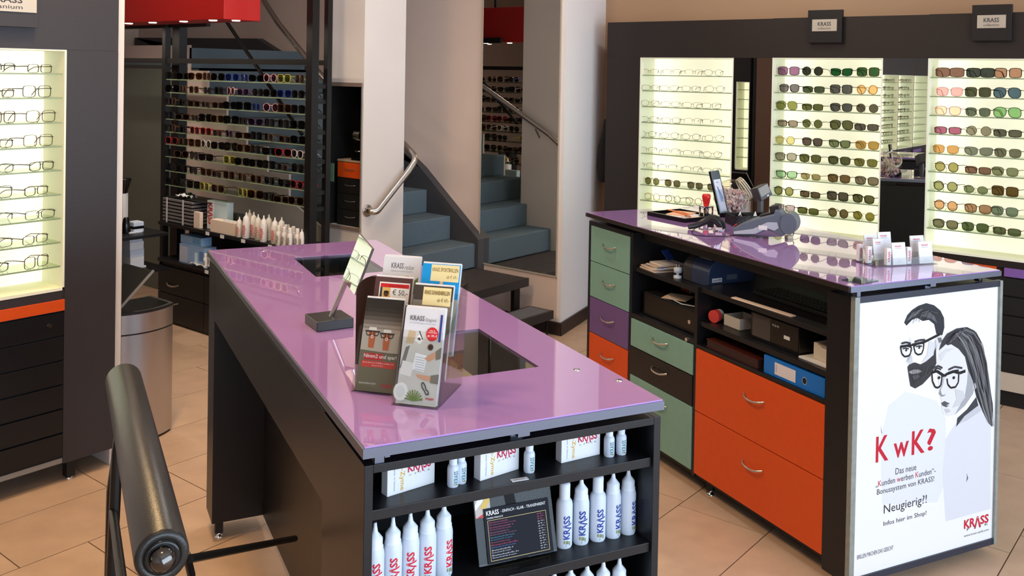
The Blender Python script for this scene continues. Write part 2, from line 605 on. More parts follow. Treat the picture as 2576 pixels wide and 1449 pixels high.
# ------------------------------------------------------------------ staircase
CARPET = mat('blue_grey_carpet', (91, 105, 114), 0.95, noise=0.10, nscale=160, bump=0.3, bscale=500)
STRING = mat('dark_grey_stringer', (66, 64, 66), 0.6, noise=0.05, nscale=20)
SX0, SX1 = 3.97, 5.03
def SY(n): return 4.37 + 0.24*(n - 1)
def SZ(n): return 0.365 + 0.17*n
st = thing('staircase', 'grey carpeted staircase rising to the left behind the pier', 'stairs')
for n in range(1, 9):
    x0 = PX1 + 0.002 if SY(n) < PY1 - 0.01 else SX0
    m = MB()
    if SY(n) < PY1 and SY(n) + 0.27 > PY1:
        m.box(PX1 + 0.002, SX1, SY(n), PY1, SZ(n) - 0.17, SZ(n)).box(SX0, SX1, PY1, SY(n) + 0.27, SZ(n) - 0.17, SZ(n))
    else:
        m.box(x0, SX1, SY(n), SY(n) + 0.27, SZ(n) - 0.17, SZ(n))
    m.build('step', CARPET, st, 0.008)
MB().box(SX0, 5.028, SY(9), 9.04, SZ(9) - 0.15, SZ(9)).build('landing', CARPET, st)
MB().box(SX0 - 0.02, SX0 - 0.001, SY(9), 9.0, SZ(9) - 0.10, SZ(9) + 0.02).build('fascia', mat('pinkish_fascia', (176, 156, 150), 0.6), st)
pts = [(SX0 - 0.018, PY1 + 0.004, 0)]
for n in range(3, 10):
    y = max(SY(n), PY1 + 0.004)
    pts += [(SX0 - 0.018, y, SZ(n - 1) if n > 3 else SZ(3)), (SX0 - 0.018, y, SZ(n))]
pts = [pts[0], (SX0 - 0.018, PY1 + 0.004, SZ(2))] + [p for p in pts[3:]]
pts += [(SX0 - 0.018, SY(9) + 0.02, SZ(9)), (SX0 - 0.018, SY(9) + 0.02, 0)]
MB().prism(pts, (0.017, 0, 0)).build('cheek', WALLB, st)
sp = [(4.345, 0.30), (4.345, 0.565), (4.93, 1.033), (5.14, 1.164), (6.06, 1.652), (6.96, 2.013), (9.0, 2.04), (9.0, 1.80), (6.3, 1.75), (4.6, 0.30)]
MB().prism([(SX1 + 0.002, y, z) for y, z in sp], (0.067, 0, 0)).build('stringer', STRING, st)

GRATE = mat('ribbed_metal_grating', (92, 82, 80), 0.45, 0.5)
GRATE2 = mat('ribbed_grey_rubber', (112, 110, 116), 0.6)
FRAMEM = mat('dark_grey_metal', (58, 54, 54), 0.45, 0.4)
def platform(name, label, x0, x1, y0, y1, z, nb, m):
    t = thing(name, label, 'step', (0, 0, 0))
    MB().box(x0, x1, y0, y0 + 0.02, z - 0.055, z).box(x0, x1, y1 - 0.02, y1, z - 0.055, z - 0.004).box(x0, x0 + 0.02, y0 + 0.02, y1 - 0.02, z - 0.055, z - 0.002).box(x1 - 0.02, x1, y0 + 0.02, y1 - 0.02, z - 0.055, z - 0.002).build('frame', FRAMEM, t)
    MB().box(x0 + 0.02, x1 - 0.02, y0 + 0.02, y1 - 0.02, z - 0.03, z - 0.012).build('deck', m, t)
    w = (y1 - y0 - 0.04)/nb
    me = MB().box(x0 + 0.02, x1 - 0.02, w*0.22, w*0.78, z - 0.012, z - 0.001).mesh('grating_bar', m)
    for k in range(nb):
        part('grating_bar', me, t, (0, y0 + 0.02 + k*w, 0))
    return t
t = platform('stair_platform', 'dark ribbed metal platform at the foot of the carpeted stairs', 4.06, 5.02, 3.875, 4.368, 0.366, 17, GRATE)
for x, y in ((4.95, 3.92), (4.12, 3.92)):
    MB().box(x - 0.03, x + 0.03, y, y + 0.03, 0, 0.311).build('leg', STEELB, t)
t = platform('low_step', 'low ribbed grey metal step on thin legs below the platform', 4.10, 5.02, 3.664, 3.868, 0.182, 11, GRATE2)
for x in (4.985, 4.13):
    MB().tube([(x, 3.69, 0.128), (x, 3.69, 0.012)], 0.006, 8).lathe([(0.016, 0), (0.016, 0.012), (0.004, 0.013)], (x, 3.69, 0), 10).build('leg', STEELB, t)

# handrail
def rail_arc(p0, p1, p2, k=5):
    p0, p1, p2 = Vector(p0), Vector(p1), Vector(p2)
    return [p0*(1 - t)**2 + p1*2*t*(1 - t) + p2*t*t for t in [i/k for i in range(k + 1)]]
RX = 4.305
up0 = onx(660, -4, RX); up1 = onx(700, 58, RX); up2 = onx(765, 138, RX); up3 = onx(815, 196, RX)
lo0 = onx(1016, 362, RX)
b0 = ony(1026, 432, PY0 - 0.062)
e0 = ony(945, 536, PY0 - 0.062); e1 = ony(928, 531, PY0 - 0.03); e2 = ony(924, 530, PY0 - 0.002)
corner = Vector((RX, PY0 - 0.062, ony(1041, 398, PY0 - 0.062).z))
d_in = (corner - lo0).normalized(); d_out = (b0 - corner).normalized()
path = [up0, up1, up2, up3, lo0] + rail_arc(corner - d_in*0.05, corner, corner + d_out*0.06) + [b0] + rail_arc(e0 + (b0 - e0).normalized()*0.03, e0, e1) + [e2]
rail = thing('handrail', 'stainless steel tube handrail running down the stairs and round the pier', 'handrail')
MB().tube(path, 0.0205, 14).build('tube', STEEL, rail)
MB().lathe([(0.0, 0), (0.038, 0), (0.038, 0.004), (0.033, 0.006), (0.0, 0.006)], (0, 0, 0), 20).xf(Matrix.Translation((e2.x, PY0 - 0.001, e2.z)) @ Matrix.Rotation(R(90), 4, 'X')).build('flange', STEEL, rail)
MB().cyl((PX1, 4.5, (lo0 + (up3 - lo0)*0.08).z - 0.07), (RX, 4.5, (lo0 + (up3 - lo0)*0.08).z), 0.007, 8).build('bracket', STEEL, rail)
g0, g1 = onx(563, 44, 3.955), onx(760, 338, 3.955)
tag(MB().tube([g0 + (g0 - g1)*0.3, g1], 0.013, 8).build('guard_bar', STEELB), 'thin black diagonal guard bar slanting along the stair side behind the rack', 'bar')

# tall mirror on the stair wall
t = thing('wall_mirror', 'tall frameless mirror fixed on the wall beside the stairs', 'mirror', (5.098, 0, 0))
MB().box(-0.006, 0, 3.706, 4.384, 0.393, 2.95).build('glass', mirror_mat(), t)
mf = MB()
mf.box(-0.008, 0.001, 3.696, 3.706, 0.383, 2.96).box(-0.008, 0.001, 4.384, 4.390, 0.383, 2.96).box(-0.008, 0.001, 3.706, 4.384, 0.383, 0.393)
mf.build('edge_strip', mat('mirror_edge', (188, 176, 160), 0.4, 0.2), t)

# red hanging light box with spots
RED = mat('red_lacquer', (178, 28, 24), 0.45)
bx0 = onx(563, 48, 3.22)
rz, ry, rx = bx0.z, bx0.y, 3.22
rx1 = ony(655, 45, ry).x
t = thing('red_light_box', 'red hanging light box with small spotlights over the sunglasses rack', 'lamp', (rx, ry, rz))
L = 6.9 - ry
MB().box(0, rx1 - rx, 0, L, 0, 0.32).build('housing', RED, t, 0.003)
SPOT = emit_mat('spot_glow', (255, 236, 214), 9.0)
for px in (312, 372, 450, 524):
    y = onx(px, 50, rx).y - ry
    MB().lathe([(0.0, -0.006), (0.022, -0.005), (0.026, 0.001)], (0.045, y + 0.02, 0), 12).build('spot', SPOT, t)
MB().lathe([(0.0, -0.006), (0.022, -0.005), (0.026, 0.001)], ((rx1 - rx)*0.45, 0.045, 0), 12).build('spot', SPOT, t)
for yy in (1.0, 2.0):
    MB().box(0.06, 0.08, yy, yy + 0.02, 0.32, ZC - rz).build('hanger', STEELB, t)
for yy in (0.1, 0.6, 1.1, 1.6, 2.0):
    area_light('red_box_spot_light', (rx + 0.045, ry + yy, rz - 0.012), (0, 0, 0), 0.04, 0.04, 2.2, (1, 0.86, 0.7), 'DISK')

# ceiling lamps (above the frame)
LAMPG = emit_mat('lamp_glow', (255, 226, 186), 6.0)
WARM, SOFT = (1.0, 0.66, 0.32), (1.0, 0.95, 0.89)
LAMPS = [(0.9, 2.4, 25, WARM), (1.7, 3.1, 36, WARM), (3.3, 3.3, 17, SOFT), (3.2, 1.2, 3, SOFT), (4.7, 2.4, 14, SOFT), (2.6, 5.2, 12, SOFT), (4.6, 0.2, 4, SOFT), (0.2, 0.6, 8, WARM)]
for k, (x, y, pw, pc_) in enumerate(LAMPS):
    t = thing('ceiling_lamp', 'round ceiling lamp above the ' + ('bar stool', 'left cabinet', 'gap between both counters', 'near end of the cash counter', 'cash register', 'waste bin and rack', 'right wall cabinets', 'shop entrance')[k], 'lamp', (x, y, ZC), group='round ceiling lamps')
    MB().lathe([(0.0, -0.03), (0.15, -0.03), (0.17, -0.02), (0.17, 0.0)], n=20).build('housing', WHITEP, t)
    MB().lathe([(0.0, -0.034), (0.14, -0.033), (0.145, -0.03)], n=20).build('diffuser', LAMPG, t)
    area_light('ceiling_lamp_light', (x, y, ZC - 0.045), (0, 0, 0), 0.34, 0.34, pw, pc_, 'DISK')
# ================================================================== counters (turned against the room)
CROT = -BETA
def bow_handle(w, proud=0.022, r=0.0042):
    """bow handle along local x, standing out along -y"""
    pts = []
    for i in range(9):
        t = i/8
        x = (t - 0.5)*w
        pts.append((x, -proud*(1 - (2*t - 1)**4)*0.9 - 0.001, -0.010*(1 - (2*t - 1)**2)))
    return MB().tube(pts, r, 8)
HANDLE = bow_handle(0.115).mesh('handle', NICKEL)
HANDLES = bow_handle(0.10).mesh('handle', NICKEL)

class CT:
    """counter under construction, coordinates a,b,z of the counter axes"""
    def __init__(self, name, label, a, b):
        self.o = thing(name, label, 'counter', c2w(a, b, 0), CROT)
        self.M = Matrix.Translation((-a, -b, 0))
    def b(self, mb, name, m, bevel=0.0, parent=None, label=None):
        return mb.xf(self.M).build(name, m, parent or self.o, bevel, label)
def plate_with_holes(a0, a1, b0, b1, z0, z1, holes):
    xs = sorted({a0, a1} | {h[0] for h in holes} | {h[1] for h in holes})
    ys = sorted({b0, b1} | {h[2] for h in holes} | {h[3] for h in holes})
    mb = MB()
    inside = lambda x, y: a0 < x < a1 and b0 < y < b1 and not any(h[0] < x < h[1] and h[2] < y < h[3] for h in holes)
    for i in range(len(xs) - 1):
        for j in range(len(ys) - 1):
            x0, x1, y0, y1 = xs[i], xs[i + 1], ys[j], ys[j + 1]
            cx, cy = (x0 + x1)/2, (y0 + y1)/2
            if not inside(cx, cy):
                continue
            mb.quad((x0, y0, z1), (x1, y0, z1), (x1, y1, z1), (x0, y1, z1))
            mb.quad((x0, y1, z0), (x1, y1, z0), (x1, y0, z0), (x0, y0, z0))
            for nx, ny, p, q in ((x0 - 1e-4, cy, (x0, y1), (x0, y0)), (x1 + 1e-4, cy, (x1, y0), (x1, y1)), (cx, y0 - 1e-4, (x0, y0), (x1, y0)), (cx, y1 + 1e-4, (x1, y1), (x0, y1))):
                if not inside(nx, ny):
                    mb.quad((*p, z0), (*q, z0), (*q, z1), (*p, z1))
    return mb
def alu_ring(a0, a1, b0, b1, z0, z1, w, sides='lfrb'):
    mb = MB()
    if 'f' in sides: mb.box(a0, a1, b0, b0 + w, z0, z1)
    if 'b' in sides: mb.box(a0, a1, b1 - w, b1, z0, z1)
    if 'l' in sides: mb.box(a0, a0 + w, b0 + w, b1 - w, z0, z1)
    if 'r' in sides: mb.box(a1 - w, a1, b0 + w, b1 - w, z0, z1)
    return mb
ZT = 1.06
# ---------------------------------------------------------------- counter in the middle
A0, A1, B0, B1 = 0.503, 1.164, 1.652, 3.69
C1 = CT('consulting_counter', 'black counter with purple glass top, bottle shelves and leaflets, nearest the camera', (A0 + A1)/2, (B0 + B1)/2)
H1 = [(0.77, 1.02, 1.955, 2.31), (0.77, 1.02, 3.09, 3.435)]
top1 = C1.b(plate_with_holes(A0 + 0.004, A1 - 0.002, B0 + 0.004, B1 - 0.004, ZT - 0.008, ZT, H1), 'glass_top', PURPLE, label='glossy purple glass top')
for h in H1:
    C1.b(MB().box(h[0], h[1], h[2], h[3], ZT - 0.006, ZT - 0.0005), 'clear_pane', CLEARG, label='clear window in the purple top')
C1.b(alu_ring(A0, A1, B0, B1, ZT - 0.021, ZT - 0.003, 0.012, 'lfb').box(A1 - 0.03, A1 - 0.004, B0 + 0.012, B1 - 0.012, ZT - 0.021, ZT - 0.0085), 'edge_frame', ALU)
ZB = 1.019
C1.b(MB().box(0.82, 0.846, 1.69, 1.72, ZB, ZT - 0.021).box(0.82, 0.846, B0 + 0.004, 1.69, ZT - 0.03, ZT - 0.021), 'spacer', ALU)
C1.b(MB().box(0.532, 0.55, B0 + 0.02, B0 + 0.04, ZB, ZT - 0.021).box(0.55, 0.56, B0 + 0.016, B0 + 0.04, ZT - 0.031, ZT - 0.026), 'spacer', ALU)
C1.b(MB().box(0.60, 1.10, 1.9, 1.95, ZB, ZT - 0.021).box(0.53, 1.10, 3.45, 3.66, ZB, ZT - 0.021), 'support', BLACKM)
for a, b in ((1.096, 1.899), (1.147, 1.796), (0.70, 3.60)):
    C1.b(MB().lathe([(0.008, 0), (0.008, 0.0012), (0.0, 0.0016)], (a - 0.006, b, ZT), 14), 'stud', CHROME)
C1.b(MB().box(0.511, 0.528, 1.668, 1.97, 0.067, ZB), 'side_panel', BLACK, 0.001)
C1.b(MB().box(1.150, 1.167, 1.668, 1.97, 0.067, ZB), 'side_panel', BLACK, 0.001)
C1.b(MB().box(0.528, 1.150, 1.668, 1.97, 1.003, ZB), 'top_board', BLACK, 0.001)
C1.b(MB().box(0.528, 1.150, 1.955, 1.97, 0.067, 1.003), 'back_board', BLACK)
SHZ = [0.930, 0.746, 0.562, 0.378, 0.09]
for z in SHZ:
    C1.b(MB().box(0.5285, 1.1495, 1.676, 1.955, z - 0.020, z), 'shelf', BLACK, 0.001)
hole = MB()
for k in range(10):
    z = 0.885 - k*0.034
    vs = [(1.1499, 1.708 + 0.0028*math.cos(2*PI*i/10), z + 0.0028*math.sin(2*PI*i/10)) for i in range(10)]
    hole.add(vs, [tuple(range(10))])
C1.b(hole, 'peg_holes', BLACKM)
C1.b(MB().box(0.515, 0.533, 1.97, 3.57, 0.82, ZB), 'apron', BLACK, 0.001)
C1.b(MB().box(1.145, 1.163, 2.31, 3.57, 0.82, ZB), 'apron', BLACK, 0.001)
C1.b(MB().box(0.70, 0.718, 1.97, 3.57, 0.067, ZB), 'modesty_panel', BLACK)
C1.b(MB().box(0.515, 0.72, 3.57, 3.715, 0.067, ZB), 'end_leg', BLACK, 0.001)
C1.b(MB().box(0.98, 1.163, 3.57, 3.715, 0.067, ZB), 'end_leg', BLACK, 0.001)
for a, b in ((0.545, 3.605), (1.12, 3.605), (0.56, 1.74), (1.12, 1.74)):
    f = C1.b(MB().box(a - 0.014, a + 0.014, b - 0.014, b + 0.014, 0.018, 0.067), 'foot', BLACKM)
    C1.b(MB().lathe([(0.016, 0), (0.016, 0.006), (0.008, 0.008), (0.008, 0.018)], (a, b, 0), 12), 'glide', CHROME, parent=f)

# ---------------------------------------------------------------- counter on the right
D0, D1, E0, E1 = 2.372, 3.11, 2.318, 4.075
C2 = CT('cash_counter', 'black cash counter with coloured drawers and purple glass top on the right', (D0 + D1)/2, (E0 + E1)/2)
C2.b(plate_with_holes(D0 + 0.004, D1 - 0.004, E0 + 0.004, E1 - 0.004, ZT - 0.008, ZT, []), 'glass_top', PURPLE, label='glossy purple glass top')
C2.b(alu_ring(D0, D1, E0, E1, ZT - 0.021, ZT - 0.003, 0.012, 'frb'), 'edge_frame', ALU)
C2.b(MB().box(D0, D0 + 0.012, E0 + 0.012, E1 - 0.012, ZT - 0.021, ZT - 0.003), 'edge_strip', BROWNB)
C2.b(MB().box(2.75, 2.776, 2.345, 2.37, 1.016, ZT - 0.021).box(2.75, 2.776, E0 + 0.004, 2.345, ZT - 0.033, ZT - 0.021), 'spacer', ALU)
C2.b(MB().box(2.42, 2.436, E0 + 0.02, E0 + 0.04, 1.016, ZT - 0.021), 'spacer', ALU)
C2.b(MB().cyl((3.05, E0 + 0.05, 1.016), (3.05, E0 + 0.05, ZT - 0.021), 0.014, 12), 'spacer', BLACKG)
ZB2 = 1.012
FA = 2.41        # plane of the drawer fronts
Z0 = 0.068
C2.b(MB().box(FA, 3.13, 2.352, 2.462, Z0 - 0.03, ZB2), 'end_panel', BLACK, 0.001)
C2.b(MB().box(FA, 3.13, 4.085, 4.103, Z0, ZB2), 'end_panel', BLACK, 0.001)
C2.b(MB().box(FA + 0.004, 3.10, 3.702, 3.724, Z0, ZB2), 'divider', BLACK)
C2.b(MB().box(FA + 0.004, 3.10, 3.202, 3.222, Z0, 0.866), 'divider', BLACK)
C2.b(MB().box(3.10, 3.13, 2.462, 4.085, Z0, ZB2), 'back_panel', BLACKM)
C2.b(MB().box(FA + 0.012, 3.10, 2.462, 4.085, Z0, Z0 + 0.014), 'bottom_board', BLACKM)
C2.b(MB().box(FA + 0.002, 3.10, 3.724, 4.085, 0.992, ZB2), 'top_rail', BLACK)
C2.b(MB().box(2.46, 2.49, 2.462, 3.702, ZB2 - 0.03, ZT - 0.021), 'top_rail', BLACKM)
C2.b(MB().box(2.48, 3.10, 3.724, 4.05, ZB2, ZT - 0.021), 'support', BLACKM)
C2.b(MB().box(FA + 0.015, 3.10, 3.222, 3.702, 0.835, 0.855), 'shelf', BLACK, 0.001)
C2.b(MB().box(FA + 0.004, 3.10, 3.222, 3.702, 0.619, 0.640), 'shelf', BLACK, 0.001)
C2.b(MB().box(FA + 0.015, 3.10, 2.462, 3.202, 0.846, 0.866), 'shelf', BLACK, 0.001)
C2.b(MB().box(FA + 0.015, 3.10, 2.462, 3.202, 0.704, 0.724), 'shelf', BLACK, 0.001)
C2.b(MB().box(FA + 0.004, 3.10, 2.462, 3.202, 0.612, 0.626), 'shelf', BLACK, 0.001)
def front(b0, b1, z0, z1, m, hz=None, lab=None):
    g = 0.0018
    d = C2.b(MB().box(FA, FA + 0.016, b0 + g, b1 - g, z0 + g, z1 - g), 'drawer', m, 0.0012, label=lab)
    h = part('handle', HANDLE, d, Vector((FA, (b0 + b1)/2, (hz if hz is not None else (z0 + z1)/2))) - Vector(((D0 + D1)/2, (E0 + E1)/2, 0)), (0, 0, -PI/2))
    return d
for (z1, z0, m, lab) in ((0.992, 0.813, GREEN, 'sage green drawer front'), (0.813, 0.635, GREEN, 'sage green drawer front'), (0.635, 0.456, VIOLET, 'violet drawer front'), (0.456, 0.278, ORANGE, 'orange drawer front'), (0.278, 0.085, BLACK, None)):
    front(3.724, 4.083, z0, z1, m, z1 - 0.075, lab)
front(3.222, 3.702, 0.487, 0.617, GREEN, 0.572, 'sage green drawer front')
front(3.222, 3.702, 0.356, 0.487, BLACK, 0.440)
front(3.222, 3.702, 0.086, 0.356, GREEN, 0.295, 'tall sage green drawer front')
front(2.462, 3.202, 0.348, 0.611, ORANGE, 0.52, 'wide orange drawer front')
front(2.462, 3.202, 0.083, 0.348, ORANGE, 0.258, 'wide orange drawer front')
C2.b(MB().cyl((FA - 0.002, 3.27, 0.628), (FA + 0.006, 3.27, 0.628), 0.008, 12), 'lock', CHROME)
for a, b in ((2.47, 3.16), (3.02, 2.42), (2.50, 2.40), (2.47, 4.02), (3.02, 4.02)):
    zt = Z0 - 0.03 if b < 2.45 else Z0
    f = C2.b(MB().lathe([(0.017, 0.02), (0.020, zt)], (a, b, 0), 10), 'foot', BLACKM)
    C2.b(MB().lathe([(0.020, 0), (0.020, 0.005), (0.008, 0.008), (0.008, 0.02)], (a, b, 0), 12), 'glide', CHROME, parent=f)

# ================================================================== lit eyewear cabinets
def lit_panel(name, w):
    # lit diffuser; tube glow near both side edges is painted into its emission
    m = emit_mat(name, (255, 249, 212), 0.7)
    nt = m.node_tree
    b = nt.nodes['Principled BSDF']
    tc = nt.nodes.new('ShaderNodeTexCoord')
    sx = nt.nodes.new('ShaderNodeSeparateXYZ')
    nt.links.new(tc.outputs['Object'], sx.inputs['Vector'])
    cur = nt.nodes.new('ShaderNodeMapRange')
    cur.inputs['From Min'].default_value = 0.0
    cur.inputs['From Max'].default_value = w
    nt.links.new(sx.outputs['X'], cur.inputs['Value'])
    cr = nt.nodes.new('ShaderNodeValToRGB')
    cr.color_ramp.interpolation = 'B_SPLINE'
    e = cr.color_ramp.elements
    e[0].position, e[0].color = 0.0, (0.80, 0.80, 0.80, 1)
    e[1].position, e[1].color = 1.0, (0.80, 0.80, 0.80, 1)
    for p_, v_ in ((0.12, 1.25), (0.32, 0.66), (0.68, 0.66), (0.88, 1.1)):
        q = e.new(p_)
        q.color = (v_, v_, v_, 1)
    nt.links.new(cur.outputs['Result'], cr.inputs['Fac'])
    nt.links.new(cr.outputs['Color'], b.inputs['Emission Strength'])
    return m
LITP = lit_panel('lit_back_panel', 0.68)
CREAMI = mat('cream_lining', (236, 234, 212), 0.55)
PLINTH = mat('beige_plinth', (186, 170, 154), 0.5)
def shelf_mesh(w, d, t=0.006):
    mb = MB()
    mb.cm = 0
    mb.box(0, w, 0.0012, d, -t, 0)
    mb.cm = 1
    mb.box(0, w, 0, 0.0012, -t, 0)
    return mb.mesh('glass_shelf', [SHELFG, SHELFE])
def lit_cabinet(label, loc, rz, W, ox0, ox1, zo0, zo1, ztop, zs, m, tags, mirror=None, depth=0.27, group=None, feet=True):
    t = thing('eyewear_cabinet', label, 'display cabinet', loc, rz)
    if group: t['group'] = group
    t0 = 0.016
    MB().box(0, W, 0, depth, zo1, ztop).build('header', m, t, 0.001)
    if ox0 > 0.001:
        MB().box(0, ox0, 0, depth, 0.085, zo1).build('stile', m, t)
    if mirror:
        MB().box(mirror[0], mirror[1], 0.004, 0.010, 0.30, zo1).build('mirror_panel', mirror_mat(), t, label='narrow mirror between two lit displays')
        MB().box(mirror[0], mirror[1], 0.012, depth, 0.085, zo1).build('stile', m, t)
        if mirror[1] < W - 0.001:
            MB().box(mirror[1], W, 0, depth, 0.085, zo1).build('stile', m, t)
    elif ox1 < W - 0.001:
        MB().box(ox1, W, 0, depth, 0.085, zo1).build('stile', m, t)
    ow = ox1 - ox0
    bd = 0.185
    MB().box(0, ow, 0, 0.012, zo0, zo1).build('lit_back_panel', LITP, t, label='glowing cream back panel').location = (ox0, bd, 0)
    for x in (ox0, ox1 - 0.008):
        MB().box(x, x + 0.008, 0.002, bd, zo0, zo1).build('lining', CREAMI, t)
    MB().box(ox0 + 0.008, ox1 - 0.008, 0.002, bd, zo0 - 0.012, zo0).build('lining', CREAMI, t)
    MB().box(ox0 + 0.008, ox1 - 0.008, 0.002, bd, zo1 - 0.006, zo1).build('lining', CREAMI, t)
    sm = shelf_mesh(ow - 0.020, 0.145)
    for z in zs:
        part('glass_shelf', sm, t, (ox0 + 0.010, 0.018, z))
    # lower body with the drawer stack
    xb1 = mirror[0] if mirror else ox1
    MB().box(ox0, xb1, 0.016, depth, 0.085, zo0 - 0.012).build('body', m, t)
    MB().box(ox0, xb1, 0.004, 0.016, zo0 - 0.05, zo0 - 0.012).build('rail', m, t)
    zz = zo0 - 0.05
    for (x0, x1, tm) in tags:
        MB().box(x0, x1, -0.004, 0.010, zz - 0.046, zz).build('colour_strip', tm, t, 0.001)
    zd = zz - 0.05
    k = 0
    while zd - 0.104 > 0.09:
        d = MB().box(ox0 + 0.002, xb1 - 0.002, 0.0, 0.014, zd - 0.098, zd - 0.004).build('drawer', BLACKM if m is BROWNB else BLACK, t, 0.001)
        if k == 0:
            MB().cyl((xb1 - 0.06, -0.004, zd - 0.05), (xb1 - 0.06, 0.001, zd - 0.05), 0.009, 12).build('lock', CHROME, d)
        zd -= 0.102
        k += 1
    MB().box(ox0, xb1, 0.004, 0.02, 0.088, zd - 0.004 if zd - 0.004 > 0.09 else 0.095).build('plinth_strip', PLINTH if m is BROWNB else ALUD, t)
    if feet:
        for x in (ox1 + 0.045 if ox1 + 0.06 < W else ox1 - 0.05, ox0 + 0.05):
            f = MB().box(x - 0.018, x + 0.018, 0.02, 0.056, 0.012, 0.088).build('foot', BLACKM, t)
            MB().lathe([(0.016, 0), (0.016, 0.006), (0.008, 0.012)], (x, 0.038, 0), 12).build('glide', CHROME, f)
    else:
        MB().box(ox0, xb1, 0.03, depth, 0, 0.088).build('plinth', BLACKM, t)
    return t
XD = 5.60
ZS_R = [1.768 - 0.1065*i for i in range(9)]
def dz(px, ys):  # shelf heights from their front edges
    return [onx(px, y, XD + 0.02).z for y in ys]
Z_D1 = dz(1612, (188, 227, 266.6, 306.4, 345, 384.5, 424, 463, 502, 543))
Z_D2 = dz(1945, (189, 231.4, 274.7, 317.5, 362, 403, 446.5, 490, 531))
Z_D3 = dz(2345, (193.6, 241.5, 289, 336, 385, 430.5, 479, 527, 573))
YL = 3.662
c_d1 = lit_cabinet('dark wall cabinet with lit optical frames, behind the cash register', (XD, YL, 0), -PI/2, 1.229, 0.272, 0.966, 0.80, 1.872, 2.118, Z_D1, BROWNB, [(0.4, 0.72, ORANGE)], (0.966, 1.229), feet=False)
c_d2 = lit_cabinet('dark wall cabinet with lit sunglasses, middle one on the right wall', (XD, YL - 1.229, 0), -PI/2, 0.923, 0.0, 0.674, 0.80, 1.874, 2.12, Z_D2, BROWNB, [(0.1, 0.5, GREEN)], (0.674, 0.923), feet=False)
c_d3 = lit_cabinet('dark wall cabinet with lit sunglasses at the right picture edge', (XD, YL - 2.152, 0), -PI/2, 0.923, 0.0, 0.674, 0.80, 1.874, 2.122, Z_D3, BROWNB, [(0.06, 0.376, ORANGE), (0.414, 0.66, VIOLETL)], (0.674, 0.923), feet=False)
YC = 3.89
Z_L = [ony(152, y, YC + 0.02).z for y in (184.6, 245, 307, 367, 427, 488, 548, 608, 668)]
c_l = lit_cabinet('anthracite cabinet with lit optical frames at the left picture edge', (1.195, YC, 0), 0, 0.905, 0.0, 0.682, 0.825, 1.813, 2.4, Z_L, ANTH, [(0.30, 0.682, ORANGE)], depth=0.27)
for k, x in enumerate((-1.86, -2.567, -3.274)):
    lit_cabinet('anthracite cabinet with lit optical frames, %s of three seen in the narrow mirror' % ('nearest', 'middle', 'farthest')[k], (x, YC, 0), 0, 0.705, 0.0, 0.70, 0.825, 1.813, 2.4, Z_L, ANTH, [(0.30, 0.682, VIOLETL)], group='cabinets seen only in the mirror')
lit_cabinet('narrow black cabinet with a slim lit display, seen in the mirror by the register', (2.155, 4.166, 0), PI/2, 0.30, 0.005, 0.155, 0.80, 1.70, 2.12, [1.62 - 0.1*i for i in range(8)], BLACK, [(0.0, 0.08, ORANGE), (0.09, 0.20, VIOLETL)])
def brand_board(label, c, w, h, rz, words, group=None, pm=(0.72, 0.36, 0.53)):
    # dark board with a silver plaque; c = centre of its front face, local x = along the wall
    t = thing('brand_board', label, 'sign', c, rz)
    MB().box(-w/2, w/2, 0, 0.030, -h/2, h/2).build('board', BLACK if rz else ANTH, t, 0.001)
    pw, ph, pz = w*pm[0], h*pm[1], -h/2 + h*pm[2]
    pq = MB().box(-pw/2, pw/2, -0.004, 0, pz - ph/2, pz + ph/2).build('plaque', mat('silver_plaque', (182, 172, 158), 0.4, 0.3), t)
    it = [(words[0], (-pw*0.27, -0.0045, pz - ph*0.06), (pw*0.54, 0, 0), (0, 0, ph*0.34)),
          (words[1], (-pw*0.27, -0.0045, pz - ph*0.36), (pw*0.54, 0, 0), (0, 0, ph*0.2))]
    lettering(pq, it, INK)
    return t
def board_at(label, x0, y0, x1, y1, words):
    p, q = onx(x0, y0, XD - 0.03), onx(x1, y1, XD - 0.03)
    brand_board(label, (XD - 0.032, (p.y + q.y)/2, (p.z + q.z)/2), p.y - q.y, p.z - q.z, -PI/2, words)
board_at('dark brand board with silver plaque above the middle lit sunglasses display', 2033, 26, 2117, 107, ('KRASS', 'collection'))
board_at('dark brand board with silver plaque above the rightmost lit sunglasses display', 2446, 13, 2544, 102, ('KRASS', 'collection'))
p, q = ony(-75, -60, YC - 0.03), ony(95, 70, YC - 0.03)
brand_board('anthracite brand board reading titanium on the left cabinet', ((p.x + q.x)/2, YC - 0.032, (p.z + q.z)/2), q.x - p.x, p.z - q.z, 0, ('KRASS', 'titanium'), pm=(0.94, 0.42, 0.53))
